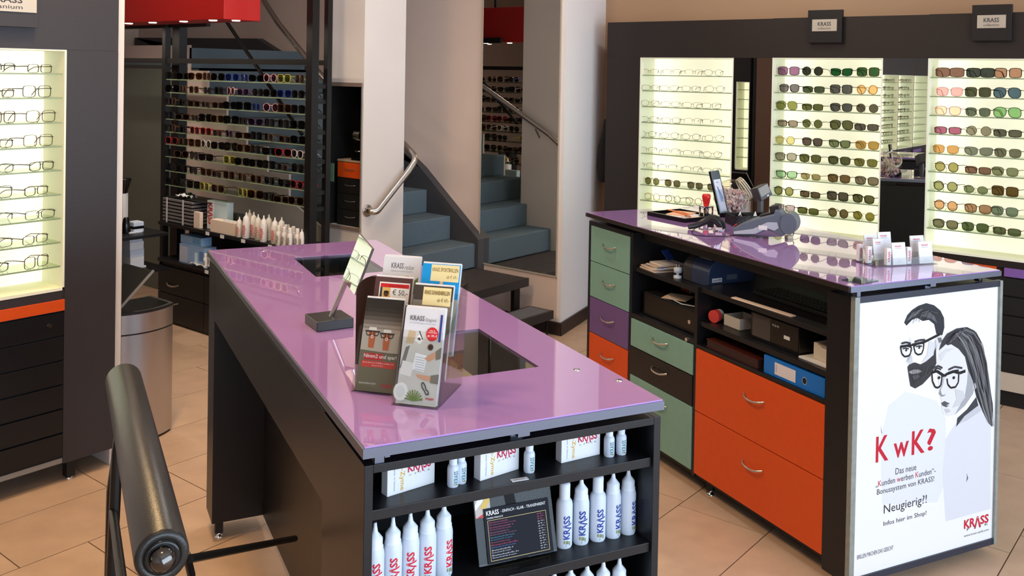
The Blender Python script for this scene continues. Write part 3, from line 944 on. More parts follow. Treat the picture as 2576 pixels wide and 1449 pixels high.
# ================================================================== sunglasses rack by the stairs
XR, RY0, RY1 = 3.54, 4.36, 5.97
RZ = [1.666, 1.576, 1.486, 1.393, 1.305, 1.220, 1.135, 1.037, 0.940]
rk = thing('sunglasses_rack', 'tall black steel rack with glass shelves full of sunglasses by the stairs', 'rack', (XR, RY0, 0))
dY = RY1 - RY0
for (x0, x1, y0, y1) in ((0, 0.05, 0, 0.055), (0.115, 0.15, 0.0, 0.035), (0, 0.04, dY - 0.04, dY)):
    MB().box(x0, x1, y0, y1, 0, ZC).build('post', STEELB, rk)
MB().box(0.10, 0.16, dY - 0.05, dY + 0.04, 0, ZC).build('post', STEELB, rk)
for (x0, z0, z1, y0, y1) in ((0.005, 1.775, 1.808, 0.055, dY - 0.04), (0.12, 1.775, 1.805, 0.035, dY - 0.05), (0.005, 1.775, 1.808, dY, dY + 0.75), (0.02, 1.735, 1.760, dY, dY + 0.75), (0.02, 2.02, 2.07, dY - 0.04, dY + 0.75), (0.02, 2.02, 2.07, dY - 0.5, dY - 0.04)):
    MB().box(x0, x0 + 0.03, y0, y1, z0, z1).build('beam', STEELB, rk)
gs = MB()
gs.cm = 0
gs.box(0.0015, 0.125, 0, dY - 0.10, -0.006, 0)
gs.cm = 1
gs.box(0, 0.0015, 0, dY - 0.10, -0.006, 0)
gme = gs.mesh('glass_shelf', [clear_mat('rack_glass', (200, 214, 200)), SHELFE])
brk = MB().box(0.05, 0.115, 0.01, 0.03, -0.03, -0.007).mesh('bracket', BLACKM)
for z in RZ:
    s = part('glass_shelf', gme, rk, (0.008, 0.057, z))
    part('bracket', brk, rk, (0, 0, z))
for z in (0.69, 0.44):
    MB().box(-0.04, 0.22, 0.056, dY - 0.041, z - 0.022, z).build('shelf', BLACK, rk, 0.001)
tags_ = MB()
for z, pxs in ((0.69, (522, 559, 612, 680, 740)), (0.44, (520,))):
    for px in pxs:
        y = onx(px, 590 if z > 0.5 else 665, XR - 0.04).y - RY0
        MB().box(-0.0415, -0.040, y - 0.02, y + 0.02, z - 0.026, z - 0.004).build('price_tag', WHITEC, rk)
MB().box(0.0, 0.24, 0.06, dY, 0.0, 0.40).build('base_cabinet', BLACK, rk)
MB().box(0.2, 0.22, 0.056, dY - 0.041, 0.40, 0.668).build('back_board', BLACKM, rk)
for (z0, z1) in ((0.205, 0.385), (0.015, 0.20)):
    d = MB().box(-0.016, 0, dY - 0.56, dY - 0.012, z0, z1).build('drawer', BLACK, rk, 0.001)
    hz = onx(440, 713 if z0 > 0.1 else 758, XR).z
    part('handle', HANDLE, d, (-0.016, dY - 0.20, hz), (0, 0, -PI/2), (1.2, 1, 1.3))
    d = MB().box(-0.016, 0, dY - 1.12, dY - 0.566, z0, z1).build('drawer', BLACK, rk, 0.001)
    part('handle', HANDLE, d, (-0.016, dY - 0.84, hz), (0, 0, -PI/2), (1.2, 1, 1.3))

# ================================================================== nook between the left cabinet and the rack
nk = thing('wall_shelf', 'two dark shelf boards on the grey wall behind the waste bin', 'shelf', (0, 0, 0))
NYK = 5.62
for (yy, lab) in ((577, 'upper'), (663, 'lower')):
    z = ony(390, yy, NYK).z
    MB().box(2.75, ony(390, yy, NYK).x, NYK - 0.16, NYK + 0.30, z - 0.018, z).build('board', BLACK, nk, 0.001)
MB().box(2.75, 3.02, NYK + 0.30, NYK + 0.32, 0.2, 1.0).build('upright', BLACKM, nk)
zu, zl = ony(390, 577, NYK).z, ony(390, 663, NYK).z
p = ony(343, 577, NYK)
t = thing('card_reader', 'small white and black device on the upper nook shelf', 'device', (p.x, NYK, zu))
MB().box(-0.035, 0.035, -0.03, 0.05, 0, 0.022).build('base', WHITEP, t, 0.004)
MB().box(-0.035, 0.035, -0.03, 0.05, 0.022, 0.038).build('slot', BLACKG, t, 0.002)
MB().box(-0.035, 0.035, -0.03, 0.05, 0.038, 0.066).build('lid', WHITEP, t, 0.004)
p = ony(317, 577, NYK)
tag(MB().lathe([(0.028, 0), (0.03, 0.01), (0.018, 0.09), (0.012, 0.1), (0, 0.1)], (0, 0, 0), 16).build('dark_flask', BLACKG), 'dark cone shaped flask beside the white device on the nook shelf', 'flask').location = (p.x, NYK, zu)
t = thing('coffee_grinder', 'tall grey grinder with dark funnel, half hidden at the wall edge', 'grinder', (ony(309, 577, NYK + .1).x, NYK + 0.10, zu))
MB().lathe([(0.045, 0), (0.045, 0.03), (0.03, 0.05), (0.03, 0.24), (0, 0.24)], n=18).build('body', mat('pale_grey_plastic', (176, 174, 172), 0.4), t)
MB().lathe([(0.022, 0.24), (0.05, 0.33), (0.05, 0.335), (0, 0.335)], n=18).build('funnel', BLACKG, t)
p = ony(335, 663, NYK)
t = thing('paper_stack', 'stack of white paper boxes on the lower nook shelf', 'paper stack', (p.x, NYK, zl))
zz = 0
for k, (w, h, m) in enumerate(((0.055, 0.012, WHITEC), (0.042, 0.06, WHITEC), (0.044, 0.045, WHITEP), (0.043, 0.05, WHITEC), (0.036, 0.04, WHITEP), (0.038, 0.02, WHITEC))):
    MB().box(-0.05, w, -0.06 + k*0.004, 0.08, zz, zz + h).build('box', m, t, 0.001)
    zz += h + 0.0005

# waste bin: brushed steel, bowed front, open black lid
bx, by = onz(415, 1078).x, onz(415, 1078).y
bt = thing('waste_bin', 'tall brushed steel waste bin with open black lid beside the left cabinet', 'bin', (bx - 0.14, by + 0.06, 0))
def bin_ring(k=1.0):
    # bowed front on -y side, flat back
    pts = []
    w, d = 0.15*k, 0.10*k
    for i in range(13):
        t = -1 + 2*i/12
        pts.append((t*w, -d - 0.045*k*(1 - t*t)))
    pts += [(w, d), (-w, d)]
    return pts
def bin_shell(z0, z1, k, m, name, par):
    ring = bin_ring(k)
    n = len(ring)
    mb = MB()
    vs = [(x, y, z0) for x, y in ring] + [(x, y, z1) for x, y in ring]
    mb.cs = True
    mb.add(vs, [(i, i + 1, n + i + 1, n + i) for i in range(12)])
    mb.cs = False
    mb.add(vs, [(i, (i + 1) % n, n + (i + 1) % n, n + i) for i in range(12, n)])
    mb.add([vs[i] for i in range(n)], [tuple(range(n - 1, -1, -1))])
    mb.add([vs[n + i] for i in range(n)], [tuple(range(n))])
    return mb.build(name, m, par)
bin_shell(0.0, 0.012, 0.97, BLACKM, 'base', bt)
bin_shell(0.012, 0.51, 1.0, BRUSH, 'body', bt)
bin_shell(0.51, 0.517, 0.985, BLACKM, 'gap', bt)
bin_shell(0.517, 0.605, 1.0, BRUSH, 'collar', bt)
bin_shell(0.605, 0.618, 1.01, BLACKM, 'rim', bt)
bin_shell(0.6181, 0.6185, 0.90, BLACKG, 'mouth', bt)
lid = MB().obox((-0.055, 0.02, 0.70), (0.095, 0, 0.085), (0, 0.125, 0), (-0.006, 0, 0.006))
lid.build('lid', BLACKM, bt, 0.002)
MB().obox((-0.051, -0.107, 0.704), (0.094, 0, 0.085), (0, 0.002, 0), (-0.004, 0, 0.004)).build('lid_edge', ALUD, bt)

# black garment hanging at the end of the wall cabinet
gm = MB()
g0 = onx(1518, 300, XD + 0.12)
prof = [(300, 1527, 1516), (340, 1519, 1508), (370, 1511, 1500), (420, 1508, 1497), (455, 1512, 1502)]
t = thing('hanging_jacket', 'black jacket hanging beside the wall cabinet, only its sleeve edge shows', 'jacket', (XD + 0.13, YL + 0.01, 0))
ring = []
lay = []
for (py, pl, _) in prof:
    w = onx(pl, py, XD + 0.13)
    half = max(0.012, (w.y - YL)/2)
    lay.append((w.z, half))
vs, fs = [], []
NS = 14
for (z, half) in lay:
    for i in range(NS):
        a = 2*PI*i/NS
        vs.append((0.06*math.sin(a)*(1 + 0.15*math.sin(3*a)), half + half*math.cos(a), z))
for k in range(len(lay) - 1):
    for i in range(NS):
        j = (i + 1) % NS
        fs.append((k*NS + i, k*NS + j, (k + 1)*NS + j, (k + 1)*NS + i))
fs += [tuple(range(NS)), tuple(range((len(lay) - 1)*NS, len(lay)*NS))]
mb = MB(); mb.cs = True; mb.add(vs, fs)
mb.build('sleeve', mat('black_cloth', (16, 14, 15), 0.9, bump=0.3, bscale=300), t)
MB().tube([(0.0, 0.012, lay[0][0] - 0.01), (0.0, 0.012, lay[0][0] + 0.05), (0.0, -0.01, lay[0][0] + 0.06)], 0.003, 6).build('hook', CHROME, t)

# ================================================================== bar stool in the left foreground
LEATH = mat('black_leather', (30, 28, 26), 0.33, bump=0.15, bscale=350, noise=0.1, nscale=60)
zb = 1.165
P0 = onz(408, 1402, zb)     # near end of the back roll
P1 = onz(310, 952, zb)      # far end
ax = (P1 - P0)
Lr = ax.length
ang = math.atan2(ax.y, ax.x)
rr = 0.0315
sto = thing('bar_stool', 'black bar stool with a padded leather back roll in the left foreground', 'stool', (P0.x, P0.y, 0), ang)
# local x runs along the roll, from the near end; +y is to the left of it, away from the counter
prof = [(0.0, 0.0)]
m = MB()
pr = [(0.0, 0.003), (rr*0.62, 0.003), (rr*0.66, 0.0), (rr*0.94, 0.0), (rr, 0.006), (rr, Lr - 0.012), (rr*0.9, Lr - 0.003), (rr*0.6, Lr), (0.0, Lr)]
m.lathe(pr, n=32).xf(Matrix.Translation((0, 0, zb)) @ Matrix.Rotation(R(90), 4, 'Y'))
m.build('back_roll', LEATH, sto)
m = MB().lathe([(0.0, -0.018), (rr*0.30, -0.016), (rr*0.46, -0.010), (rr*0.50, 0.0), (rr*0.5, 0.01)], n=24).xf(Matrix.Translation((0, 0, zb)) @ Matrix.Rotation(R(90), 4, 'Y'))
m.build('end_knob', mat('dark_chrome_knob', (96, 92, 90), 0.16, 1.0), sto)
m = MB().lathe([(rr*0.52, -0.002), (rr*0.64, -0.003), (rr*0.66, 0.004)], n=24).xf(Matrix.Translation((0, 0, zb)) @ Matrix.Rotation(R(90), 4, 'Y'))
m.build('end_ring', BLACKG, sto)
TUBE = mat('black_tube', (30, 26, 24), 0.3, 0.5)
for x in (0.035, Lr - 0.05):
    MB().tube([(x, 0.0, zb - rr*0.6), (x, 0.012, zb - 0.12), (x, 0.02, 0.80), (x, -0.02, 0.74)], 0.010, 10).build('back_post', TUBE, sto)
MB().tube([(Lr - 0.05, 0.012, zb - 0.11), (Lr - 0.02, 0.02, zb - 0.20), (Lr - 0.02, 0.022, 0.80)], 0.008, 8).build('back_post', TUBE, sto)
MB().tube([(0.035, 0.018, 0.94), (Lr - 0.05, 0.018, 0.94)], 0.008, 8).build('cross_bar', TUBE, sto)
# seat, column, base (below the frame)
seat_c = (Lr/2, -0.20)
MB().lathe([(0.0, 0.70), (0.15, 0.70), (0.19, 0.715), (0.195, 0.74), (0.17, 0.765), (0.0, 0.77)], (seat_c[0], seat_c[1], 0), 28).build('seat', LEATH, sto)
MB().cyl((seat_c[0], seat_c[1], 0.02), (seat_c[0], seat_c[1], 0.70), 0.025, 16).build('column', CHROME, sto)
MB().lathe([(0.21, 0), (0.21, 0.008), (0.05, 0.022), (0.0, 0.022)], (seat_c[0], seat_c[1], 0), 28).build('base_plate', CHROME, sto)
q0 = onz(478, 1406, 0.90); q1 = onz(742, 1355, 0.62)
Mi = (Matrix.Translation((P0.x, P0.y, 0)) @ Matrix.Rotation(ang, 4, 'Z')).inverted()
MB().tube([Mi @ q0, Mi @ onz(742, 1355, 0.62)], 0.0075, 8).build('side_bar', TUBE, sto)
MB().tube([Mi @ onz(468, 1392, 0.91), Mi @ onz(482, 1449, 0.86)], 0.007, 8).build('side_post', TUBE, sto)
# ================================================================== eyewear
def lens_outline(shape, w, h, side, n=20):
    """closed outline round (0,0); side=+1: the outer edge is at +x"""
    ex = {'round': 2.0, 'oval': 2.1, 'square': 4.2, 'rect': 4.0, 'way': 3.0, 'avi': 2.5, 'cat': 2.7, 'hex': 3.2, 'shield': 4.5, 'half': 3.2}[shape]
    pts = []
    for i in range(n):
        a = 2*PI*i/n
        c, s = math.cos(a), math.sin(a)
        x = math.copysign(abs(c)**(2/ex), c)
        z = math.copysign(abs(s)**(2/ex), s)
        if shape == 'way':
            x *= 1 + 0.07*z
        elif shape == 'avi':
            x = x*(1 + 0.04*z) + (0.10*(-z) if z < 0 else 0)*0.8 - 0.05*z
            z = z if z > 0 else z*1.08
        elif shape == 'cat':
            z = z + (0.34*max(0, x)**2 if z > 0 else 0.10*max(0, x)**2)
            x *= 1 + 0.10*max(0, z)
        elif shape == 'hex':
            x *= 1 - 0.08*abs(z)
        pts.append((side*x*w/2, z*h/2))
    return pts
DIM = {'round': (0.047, 0.046), 'oval': (0.050, 0.038), 'square': (0.054, 0.045), 'rect': (0.055, 0.033), 'way': (0.053, 0.042), 'avi': (0.056, 0.047), 'cat': (0.056, 0.038), 'hex': (0.049, 0.044), 'shield': (0.066, 0.044), 'half': (0.053, 0.036)}
CXL = 0.0345
def rim(mb, shape, side, t, d):
    w, h = DIM[shape]
    o = lens_outline(shape, w, h, side)
    n = len(o)
    vs = []
    for (x, z) in o:
        l = math.hypot(x, z)
        ux, uz = x/l, z/l
        for (k, y) in ((0, 0), (t, 0), (t, d), (0, d)):
            vs.append((side*CXL + x + ux*k, y, h/2 + t + z + uz*k))
    fs = []
    for i in range(n):
        j = (i + 1) % n
        if shape == 'half' and o[i][1] < 0 and o[j][1] < 0:
            continue
        for k in range(4):
            l = (k + 1) % 4
            fs.append((i*4 + k, j*4 + k, j*4 + l, i*4 + l))
    mb.add(vs, fs)
def frame_mb(shape, t=0.0022, d=0.003):
    mb = MB()
    w, h = DIM[shape]
    for s in (-1, 1):
        rim(mb, shape, s, t, d)
    xi = CXL - w/2
    zb = t + h*(0.72 if shape in ('round', 'way', 'cat', 'square', 'half') else 0.66)
    if shape != 'shield':
        mb.tube([(-xi - 0.002, d/2, zb - 0.002), (0, d/2 - 0.001, zb + 0.003), (xi + 0.002, d/2, zb - 0.002)], max(0.0011, t*0.55), 6)
    if shape == 'avi':
        mb.tube([(-xi - 0.004, d/2, t + h*0.93), (xi + 0.004, d/2, t + h*0.93)], t*0.45, 6)
    xo = CXL + w/2
    for s in (-1, 1):
        mb.box(min(s*(xo - 0.001), s*(xo + 0.005)), max(s*(xo - 0.001), s*(xo + 0.005)), 0.0, 0.006, t + h*0.72, t + h*0.72 + max(0.003, t*1.5))
    return mb
def lens_mb(shape, side, t=0.0022):
    w, h = DIM[shape]
    o = lens_outline(shape, w, h, side)
    mb = MB()
    vs = [(side*CXL + x, 0.0015 - 0.002*(1 - (x/(w/2))**2), h/2 + t + z) for x, z in o] + [(side*CXL, -0.0005, h/2 + t)]
    n = len(o)
    mb.cs = True
    mb.add(vs, [(i, (i + 1) % n, n) for i in range(n)])
    return mb
def temple_mb(shape, side, t=0.0022, r=0.0014):
    w, h = DIM[shape]
    x = side*(CXL + w/2 + 0.004)
    z = t + h*0.72 + 0.002
    return MB().tube([(x, 0.004, z), (x, 0.05, z - 0.001), (x*0.985, 0.092, z*0.86), (x*0.97, 0.112, z*0.5), (x*0.955, 0.128, 0.0022)], [r*1.5, r*1.3, r*1.2, r*1.2, r], 5)
FCOL = {'black': (18, 17, 17), 'brown': (74, 48, 34), 'tortoise': (92, 60, 36), 'violet': (84, 58, 92), 'gold': (170, 146, 92), 'silver': (150, 148, 146), 'bronze': (96, 82, 58), 'gunmetal': (66, 64, 66), 'amber': (176, 122, 60), 'pink': (206, 150, 150), 'red': (176, 40, 44), 'white': (226, 216, 212), 'grey': (98, 96, 96), 'yellow': (196, 186, 76), 'blue': (46, 66, 120), 'green': (60, 86, 62)}
def fmat(c):
    return mat('frame_' + c, FCOL[c], 0.28, 0.85 if c in ('gold', 'silver', 'bronze', 'gunmetal') else 0.0)
def lmat(rgb):
    return clear_mat('lens_%d_%d_%d' % rgb, rgb, ior=1.35)
CLEARL = clear_mat('lens_clear', (252, 252, 250), ior=1.18)
_GM = {}
def gmeshes(shape, fc, lens, t):
    k = (shape, fc, lens, t)
    if k not in _GM:
        lm = CLEARL if lens is None else lmat(lens)
        _GM[k] = (frame_mb(shape, t).mesh('frame', fmat(fc)), lens_mb(shape, -1, t).mesh('lens', lm), lens_mb(shape, 1, t).mesh('lens', lm),
                  temple_mb(shape, -1, t).mesh('temple', fmat(fc)), temple_mb(shape, 1, t).mesh('temple', fmat(fc)))
    return _GM[k]
SHN = {'round': 'round', 'oval': 'oval', 'square': 'large square', 'rect': 'narrow rectangular', 'way': 'soft square', 'avi': 'aviator', 'cat': 'cat eye', 'hex': 'angular', 'shield': 'wide shield', 'half': 'half rim'}
def eyewear(kind, label, group, loc, rz, shape, fc, lens, t=0.0022, sc=1.0):
    g = thing(kind, label, 'sunglasses' if kind == 'sunglasses' else 'eyeglasses', loc, rz, group)
    if sc != 1.0:
        g.scale = (sc, sc, sc)
    ms = gmeshes(shape, fc, lens, t)
    for nm, me in zip(('frame', 'lens', 'lens', 'temple', 'temple'), ms):
        part(nm, me, g)
    return g
def tint_name(c):
    if c is None: return ''
    r, g, b = c
    mx, mn = max(c), min(c)
    if mx < 75: return 'dark lens'
    if mx - mn < 18: return 'grey lens'
    if r > 200 and g > 150 and b < 150: return 'amber lens'
    if r > 200: return 'pink lens'
    if b >= r and b > g: return 'violet lens' if r > g else 'blue lens'
    if b > g: return 'violet lens'
    if g >= r and g - b > 25 and g > 95 and r < 140: return 'green lens'
    if r > g + 18: return 'brown lens'
    return 'olive lens'
P_, D_ = (150, 112, 150), (48, 52, 46)
D2 = [
 [('square', 'violet', (150, 108, 150)), ('round', 'black', (52, 56, 50)), ('cat', 'black', (36, 88, 52)), ('square', 'brown', (58, 92, 62))],
 [('way', 'black', (120, 114, 126)), ('rect', 'black', (72, 84, 66)), ('square', 'black', (92, 92, 96)), ('round', 'amber', (238, 196, 138))],
 [('avi', 'gunmetal', (138, 142, 86)), ('rect', 'black', (92, 96, 60)), ('way', 'black', (86, 86, 90)), ('round', 'gunmetal', (92, 86, 76))],
 [('rect', 'black', (150, 136, 126)), ('round', 'bronze', (96, 102, 68)), ('avi', 'black', (96, 98, 66)), ('rect', 'black', (86, 80, 80))],
 [('round', 'gold', (214, 204, 152)), ('way', 'black', (92, 80, 80)), ('cat', 'black', (116, 126, 96)), ('way', 'amber', (166, 138, 80))],
 [('way', 'black', (164, 158, 152)), ('way', 'black', (92, 92, 60)), ('way', 'black', (84, 88, 62)), ('way', 'bronze', (108, 106, 64))],
 [('cat', 'black', (164, 200, 170)), ('half', 'gold', (150, 140, 108)), ('way', 'brown', (108, 90, 62)), ('way', 'black', (118, 108, 96))],
 [('round', 'black', (148, 146, 98)), ('rect', 'black', (92, 80, 64)), ('square', 'black', (86, 80, 74)), ('way', 'black', (88, 88, 62))],
 [('cat', 'violet', (178, 160, 176)), ('rect', 'brown', (88, 94, 56)), ('round', 'brown', (104, 94, 66)), ('round', 'bronze', (126, 120, 62))]]
D3 = [
 [('shield', 'brown', (128, 96, 90)), ('shield', 'black', (66, 72, 72)), ('square', 'black', (186, 140, 120))],
 [('way', 'pink', (242, 178, 190)), ('square', 'brown', (76, 82, 64)), ('avi', 'black', (86, 110, 132))],
 [('way', 'pink', (248, 216, 198)), ('way', 'gunmetal', (98, 108, 98)), ('avi', 'green', (146, 198, 136))],
 [('rect', 'black', (166, 98, 130)), ('round', 'gunmetal', (146, 140, 126)), ('rect', 'black', (96, 96, 86))],
 [('way', 'gold', (204, 156, 106)), ('cat', 'grey', (124, 130, 120)), ('way', 'gunmetal', (110, 110, 96))],
 [('round', 'tortoise', (160, 154, 104)), ('rect', 'brown', (126, 98, 88)), ('way', 'bronze', (130, 136, 110))],
 [('round', 'black', (156, 156, 114)), ('oval', 'silver', (124, 134, 104)), ('square', 'brown', (96, 78, 46))],
 [('round', 'tortoise', (204, 158, 124)), ('way', 'tortoise', (166, 130, 108)), ('way', 'grey', (116, 130, 116))],
 [('way', 'black', (112, 110, 90)), ('way', 'green', (84, 96, 66)), ('rect', 'brown', (90, 100, 74))]]
def mid(shape_row, i): return shape_row[i]
def place_wall(rows, xs, dx, zs, which, kind_of, yaw0, refs):
    for r, row in enumerate(rows):
        for k, (shape, fc, lens) in enumerate(row):
            p = onx(xs[k] + dx*r + random.uniform(-4, 4), refs[r], XD + 0.035)
            kind = 'sunglasses' if lens is not None else 'eyeglasses'
            lab = '%s %s %s%s, %s on %s shelf of %s' % (fc, SHN[shape], kind, ' with ' + tint_name(lens) if lens else '', ORD[k], ORD[r], which)
            yaw = yaw0 + random.uniform(-7, 7)
            eyewear(kind, lab, kind + ' on the lit right wall', (XD + 0.036, p.y, zs[r] + 0.0003), -PI/2 + R(yaw), shape, fc, lens, 0.0031 if lens is not None and fc not in ('gold', 'silver', 'bronze', 'gunmetal') else 0.0018, 1.08)
place_wall(D2, (1984, 2047, 2118, 2186), -1.6, Z_D2, 'middle lit display', None, -6, (189, 231, 275, 318, 362, 403, 447, 490, 531))
place_wall(D3, (2386, 2463, 2536), -0.9, Z_D3, 'rightmost lit display', None, -6, (194, 242, 289, 336, 385, 431, 479, 527, 573))
esh = ['half', 'rect', 'oval', 'rect']
ecol = ['brown', 'gold', 'bronze', 'gunmetal', 'tortoise', 'black']
D1r = []
for r in range(7):
    D1r.append([(random.choice(('half', 'rect', 'oval', 'half')), random.choice(('brown', 'tortoise', 'bronze', 'black')), None) for k in range(4)])
D1r.append([('round', 'bronze', (120, 116, 82)), ('hex', 'bronze', (106, 100, 74)), ('way', 'gunmetal', (104, 100, 76)), ('way', 'gunmetal', (104, 100, 76))])
D1r.append([('round', 'gold', None), ('round', 'brown', None), ('round', 'gold', None)])
D1r.append([('oval', 'brown', None), ('rect', 'black', None)])
D1REF = (188, 227, 266.6, 306.4, 345, 384.5, 424, 463, 502, 543)
for r, row in enumerate(D1r):
    if r < 7: xs, yaw = (1640, 1694, 1750, 1804), 38
    elif r == 7: xs, yaw = (1646, 1698, 1752, 1806), -4
    elif r == 8: xs, yaw = (1650, 1700, 1750), -6
    else: xs, yaw = (1652, 1716), 4
    place_wall([row], xs, 0, [Z_D1[r]], 'lit display behind the register', None, yaw, [D1REF[r]]) if False else None
    for k, (shape, fc, lens) in enumerate(row):
        p = onx(xs[k] - 0.9*r + random.uniform(-5, 5), D1REF[r], XD + 0.04)
        kind = 'sunglasses' if lens is not None else 'eyeglasses'
        lab = '%s %s %s, %s on %s shelf of lit display behind the register' % (fc, SHN[shape], kind, ORD[k], ORD[r])
        eyewear(kind, lab, kind + ' on the lit right wall', (XD + (0.058 if yaw > 20 else 0.038), p.y + (0.03 if yaw > 20 else 0), Z_D1[r] + 0.0003), -PI/2 + R(yaw + random.uniform(-8, 8)), shape, fc, lens, 0.0021, 1.0)
# left cabinet: thin metal optical frames
for r in range(9):
    for k, x in enumerate((1.790, 1.635, 1.485)):
        shape = random.choice(('rect', 'half', 'rect', 'square'))
        fc = random.choice(('black', 'brown', 'gunmetal', 'bronze'))
        lab = '%s %s eyeglasses, %s from the right on %s shelf of left cabinet' % (fc, SHN[shape], ORD[k], ORD[r])
        eyewear('eyeglasses', lab, 'eyeglasses in the left cabinet', (x + random.uniform(-0.012, 0.012), YC + 0.05, Z_L[r] + 0.0003), R(16 + random.uniform(-10, 10)), shape, fc, None, 0.0017)
# rack by the stairs: small in view, one mesh each
RKIND = []
for (shape, fc, lens) in (('way', 'black', (40, 34, 32)), ('round', 'black', (36, 34, 34)), ('way', 'tortoise', (66, 44, 34)), ('square', 'black', (44, 44, 46)), ('avi', 'gunmetal', (70, 64, 56)),
                          ('cat', 'black', (48, 42, 44)), ('way', 'blue', (60, 84, 176)), ('round', 'pink', (140, 84, 104)), ('square', 'tortoise', (70, 46, 36)), ('way', 'red', (70, 34, 34)),
                          ('round', 'white', (84, 84, 60)), ('way', 'white', (52, 48, 52)), ('square', 'yellow', (150, 150, 84)), ('cat', 'violet', (86, 60, 96)), ('rect', 'brown', (60, 44, 36))):
    def merged(shape=shape, fc=fc, lens=lens):
        mb = MB()
        a = frame_mb(shape, 0.003)
        mb.add(a.v, a.f)
        for s in (-1, 1):
            a = temple_mb(shape, s, 0.003, 0.002)
            mb.add(a.v, a.f)
        mb.cm = 1
        for s in (-1, 1):
            a = lens_mb(shape, s, 0.003)
            mb.add(a.v, a.f)
        return mb.mesh('sunglasses', [fmat(fc), lmat(lens)])
    RKIND.append((shape, fc, merged()))
SPECIAL = {(0, 3): 8, (0, 5): 6, (0, 6): 6, (0, 8): 7, (0, 9): 12, (1, 5): 7, (1, 6): 13, (1, 9): 6, (2, 7): 6, (2, 8): 7, (3, 7): 13, (4, 2): 9, (4, 3): 9, (4, 5): 13, (5, 0): 9, (5, 3): 10, (5, 9): 9, (5, 10): 11, (6, 5): 12, (7, 7): 2, (7, 6): 2, (8, 3): 12, (8, 4): 2, (8, 6): 12, (7, 10): 9}
for r, z in enumerate(RZ):
    n = 11
    for k in range(n):
        y = RY1 - 0.105 - k*(dY - 0.21)/(n - 0.75) + random.uniform(-0.012, 0.012)
        if (r, k) in ((6, 4), (8, 5)):
            continue
        kd = RKIND[SPECIAL.get((r, k), random.choice((0, 0, 1, 2, 3, 4, 5, 8, 14, 0, 3)))]
        o = bpy.data.objects.new('sunglasses', kd[2])
        COL.objects.link(o)
        o.location = (XR + 0.014, y, z + 0.0003)
        o.rotation_euler = (0, 0, -PI/2 + R(random.uniform(-16, 14)))
        tag(o, '%s %s sunglasses, %s from left on %s glass shelf of stair rack' % (kd[1], SHN[kd[0]], ORD[k], ORD[r]), 'sunglasses', 'sunglasses on the stair rack')

# optical frames of the cabinets that show only in the narrow mirror
def plain_frame(shape, fc):
    mb = MB()
    a = frame_mb(shape, 0.0022)
    mb.add(a.v, a.f)
    for s in (-1, 1):
        a = temple_mb(shape, s, 0.0022)
        mb.add(a.v, a.f)
    return mb.mesh('eyeglasses', fmat(fc))
PFR = [plain_frame('rect', 'black'), plain_frame('way', 'brown'), plain_frame('half', 'gunmetal'), plain_frame('round', 'bronze')]
for u, x0 in enumerate((-1.86, -2.567)):
    for r in range(9):
        for k in range(4):
            o = bpy.data.objects.new('eyeglasses', random.choice(PFR))
            COL.objects.link(o)
            o.location = (x0 + 0.10 + 0.165*k + random.uniform(-0.01, 0.01), YC + 0.045, Z_L[r] + 0.0003)
            o.rotation_euler = (0, 0, R(random.uniform(-12, 12)))
            tag(o, 'thin eyeglasses, %s on %s shelf of the %s display seen in the narrow mirror' % (ORD[k], ORD[r], ('nearer', 'farther')[u]), 'eyeglasses', 'eyeglasses seen in the narrow mirror')
# ================================================================== flat print on real surfaces
class Print:
    """prints laid on a flat face: o = lower left corner, r = right edge vector, u = up edge vector, n = outward normal"""
    def __init__(self, parent, o, r, u, n):
        self.p, self.o, self.r, self.u, self.n = parent, Vector(o), Vector(r), Vector(u), Vector(n).normalized()
        self.k, self.mbs = 0, {}
    def at(self, x, y):
        return self.o + self.r*x + self.u*y + self.n*(0.00006*(self.k + 1))
    def _mb(self, m, single=False):
        self.k += 1
        return self.mbs.setdefault((m.name, self.k if single else 0), (m, MB()))[1]
    def rect(self, x0, y0, x1, y1, m):
        mb = self._mb(m, True)
        mb.quad(self.at(x0, y0), self.at(x1, y0), self.at(x1, y1), self.at(x0, y1))
        return self
    def poly(self, pts, m):
        mb = self._mb(m, True)
        bm_pts = [self.at(*p) for p in pts]
        mb.add(bm_pts, [tuple(range(len(pts)))])
        return self
    def ell(self, cx, cy, rx, ry, m, n=20):
        return self.poly([(cx + rx*math.cos(2*PI*i/n), cy + ry*math.sin(2*PI*i/n)) for i in range(n)], m)
    def line(self, pts, w, m, asp=1.0):
        mb = self._mb(m, True)
        for (x0, y0), (x1, y1) in zip(pts[:-1], pts[1:]):
            dx, dy = (x1 - x0)*asp, y1 - y0
            l = math.hypot(dx, dy) or 1e-6
            ox, oy = -dy/l*w/asp, dx/l*w
            mb.quad(self.at(x0 - ox, y0 - oy), self.at(x1 - ox, y1 - oy), self.at(x1 + ox, y1 + oy), self.at(x0 + ox, y0 + oy))
        return self
    def text(self, s, x0, y0, x1, y1, m, res=2, slant=0.0):
        mb = self._mb(m, True)
        a, b, c = self.at(x0, y0), self.at(x1, y0), self.at(x0 + slant, y1)
        put_text(mb, s, a, b - a, c - a, res)
        return self
    def done(self, name='print'):
        for m, mb in self.mbs.values():
            me = bpy.data.meshes.new(name)
            me.from_pydata(mb.v, [], mb.f)
            me.materials.append(m)
            me.update()
            o = bpy.data.objects.new(name, me)
            COL.objects.link(o)
            o.parent = self.p
def pm(rgb, rough=0.6):
    return mat('print_%d_%d_%d' % tuple(rgb), rgb, rough)

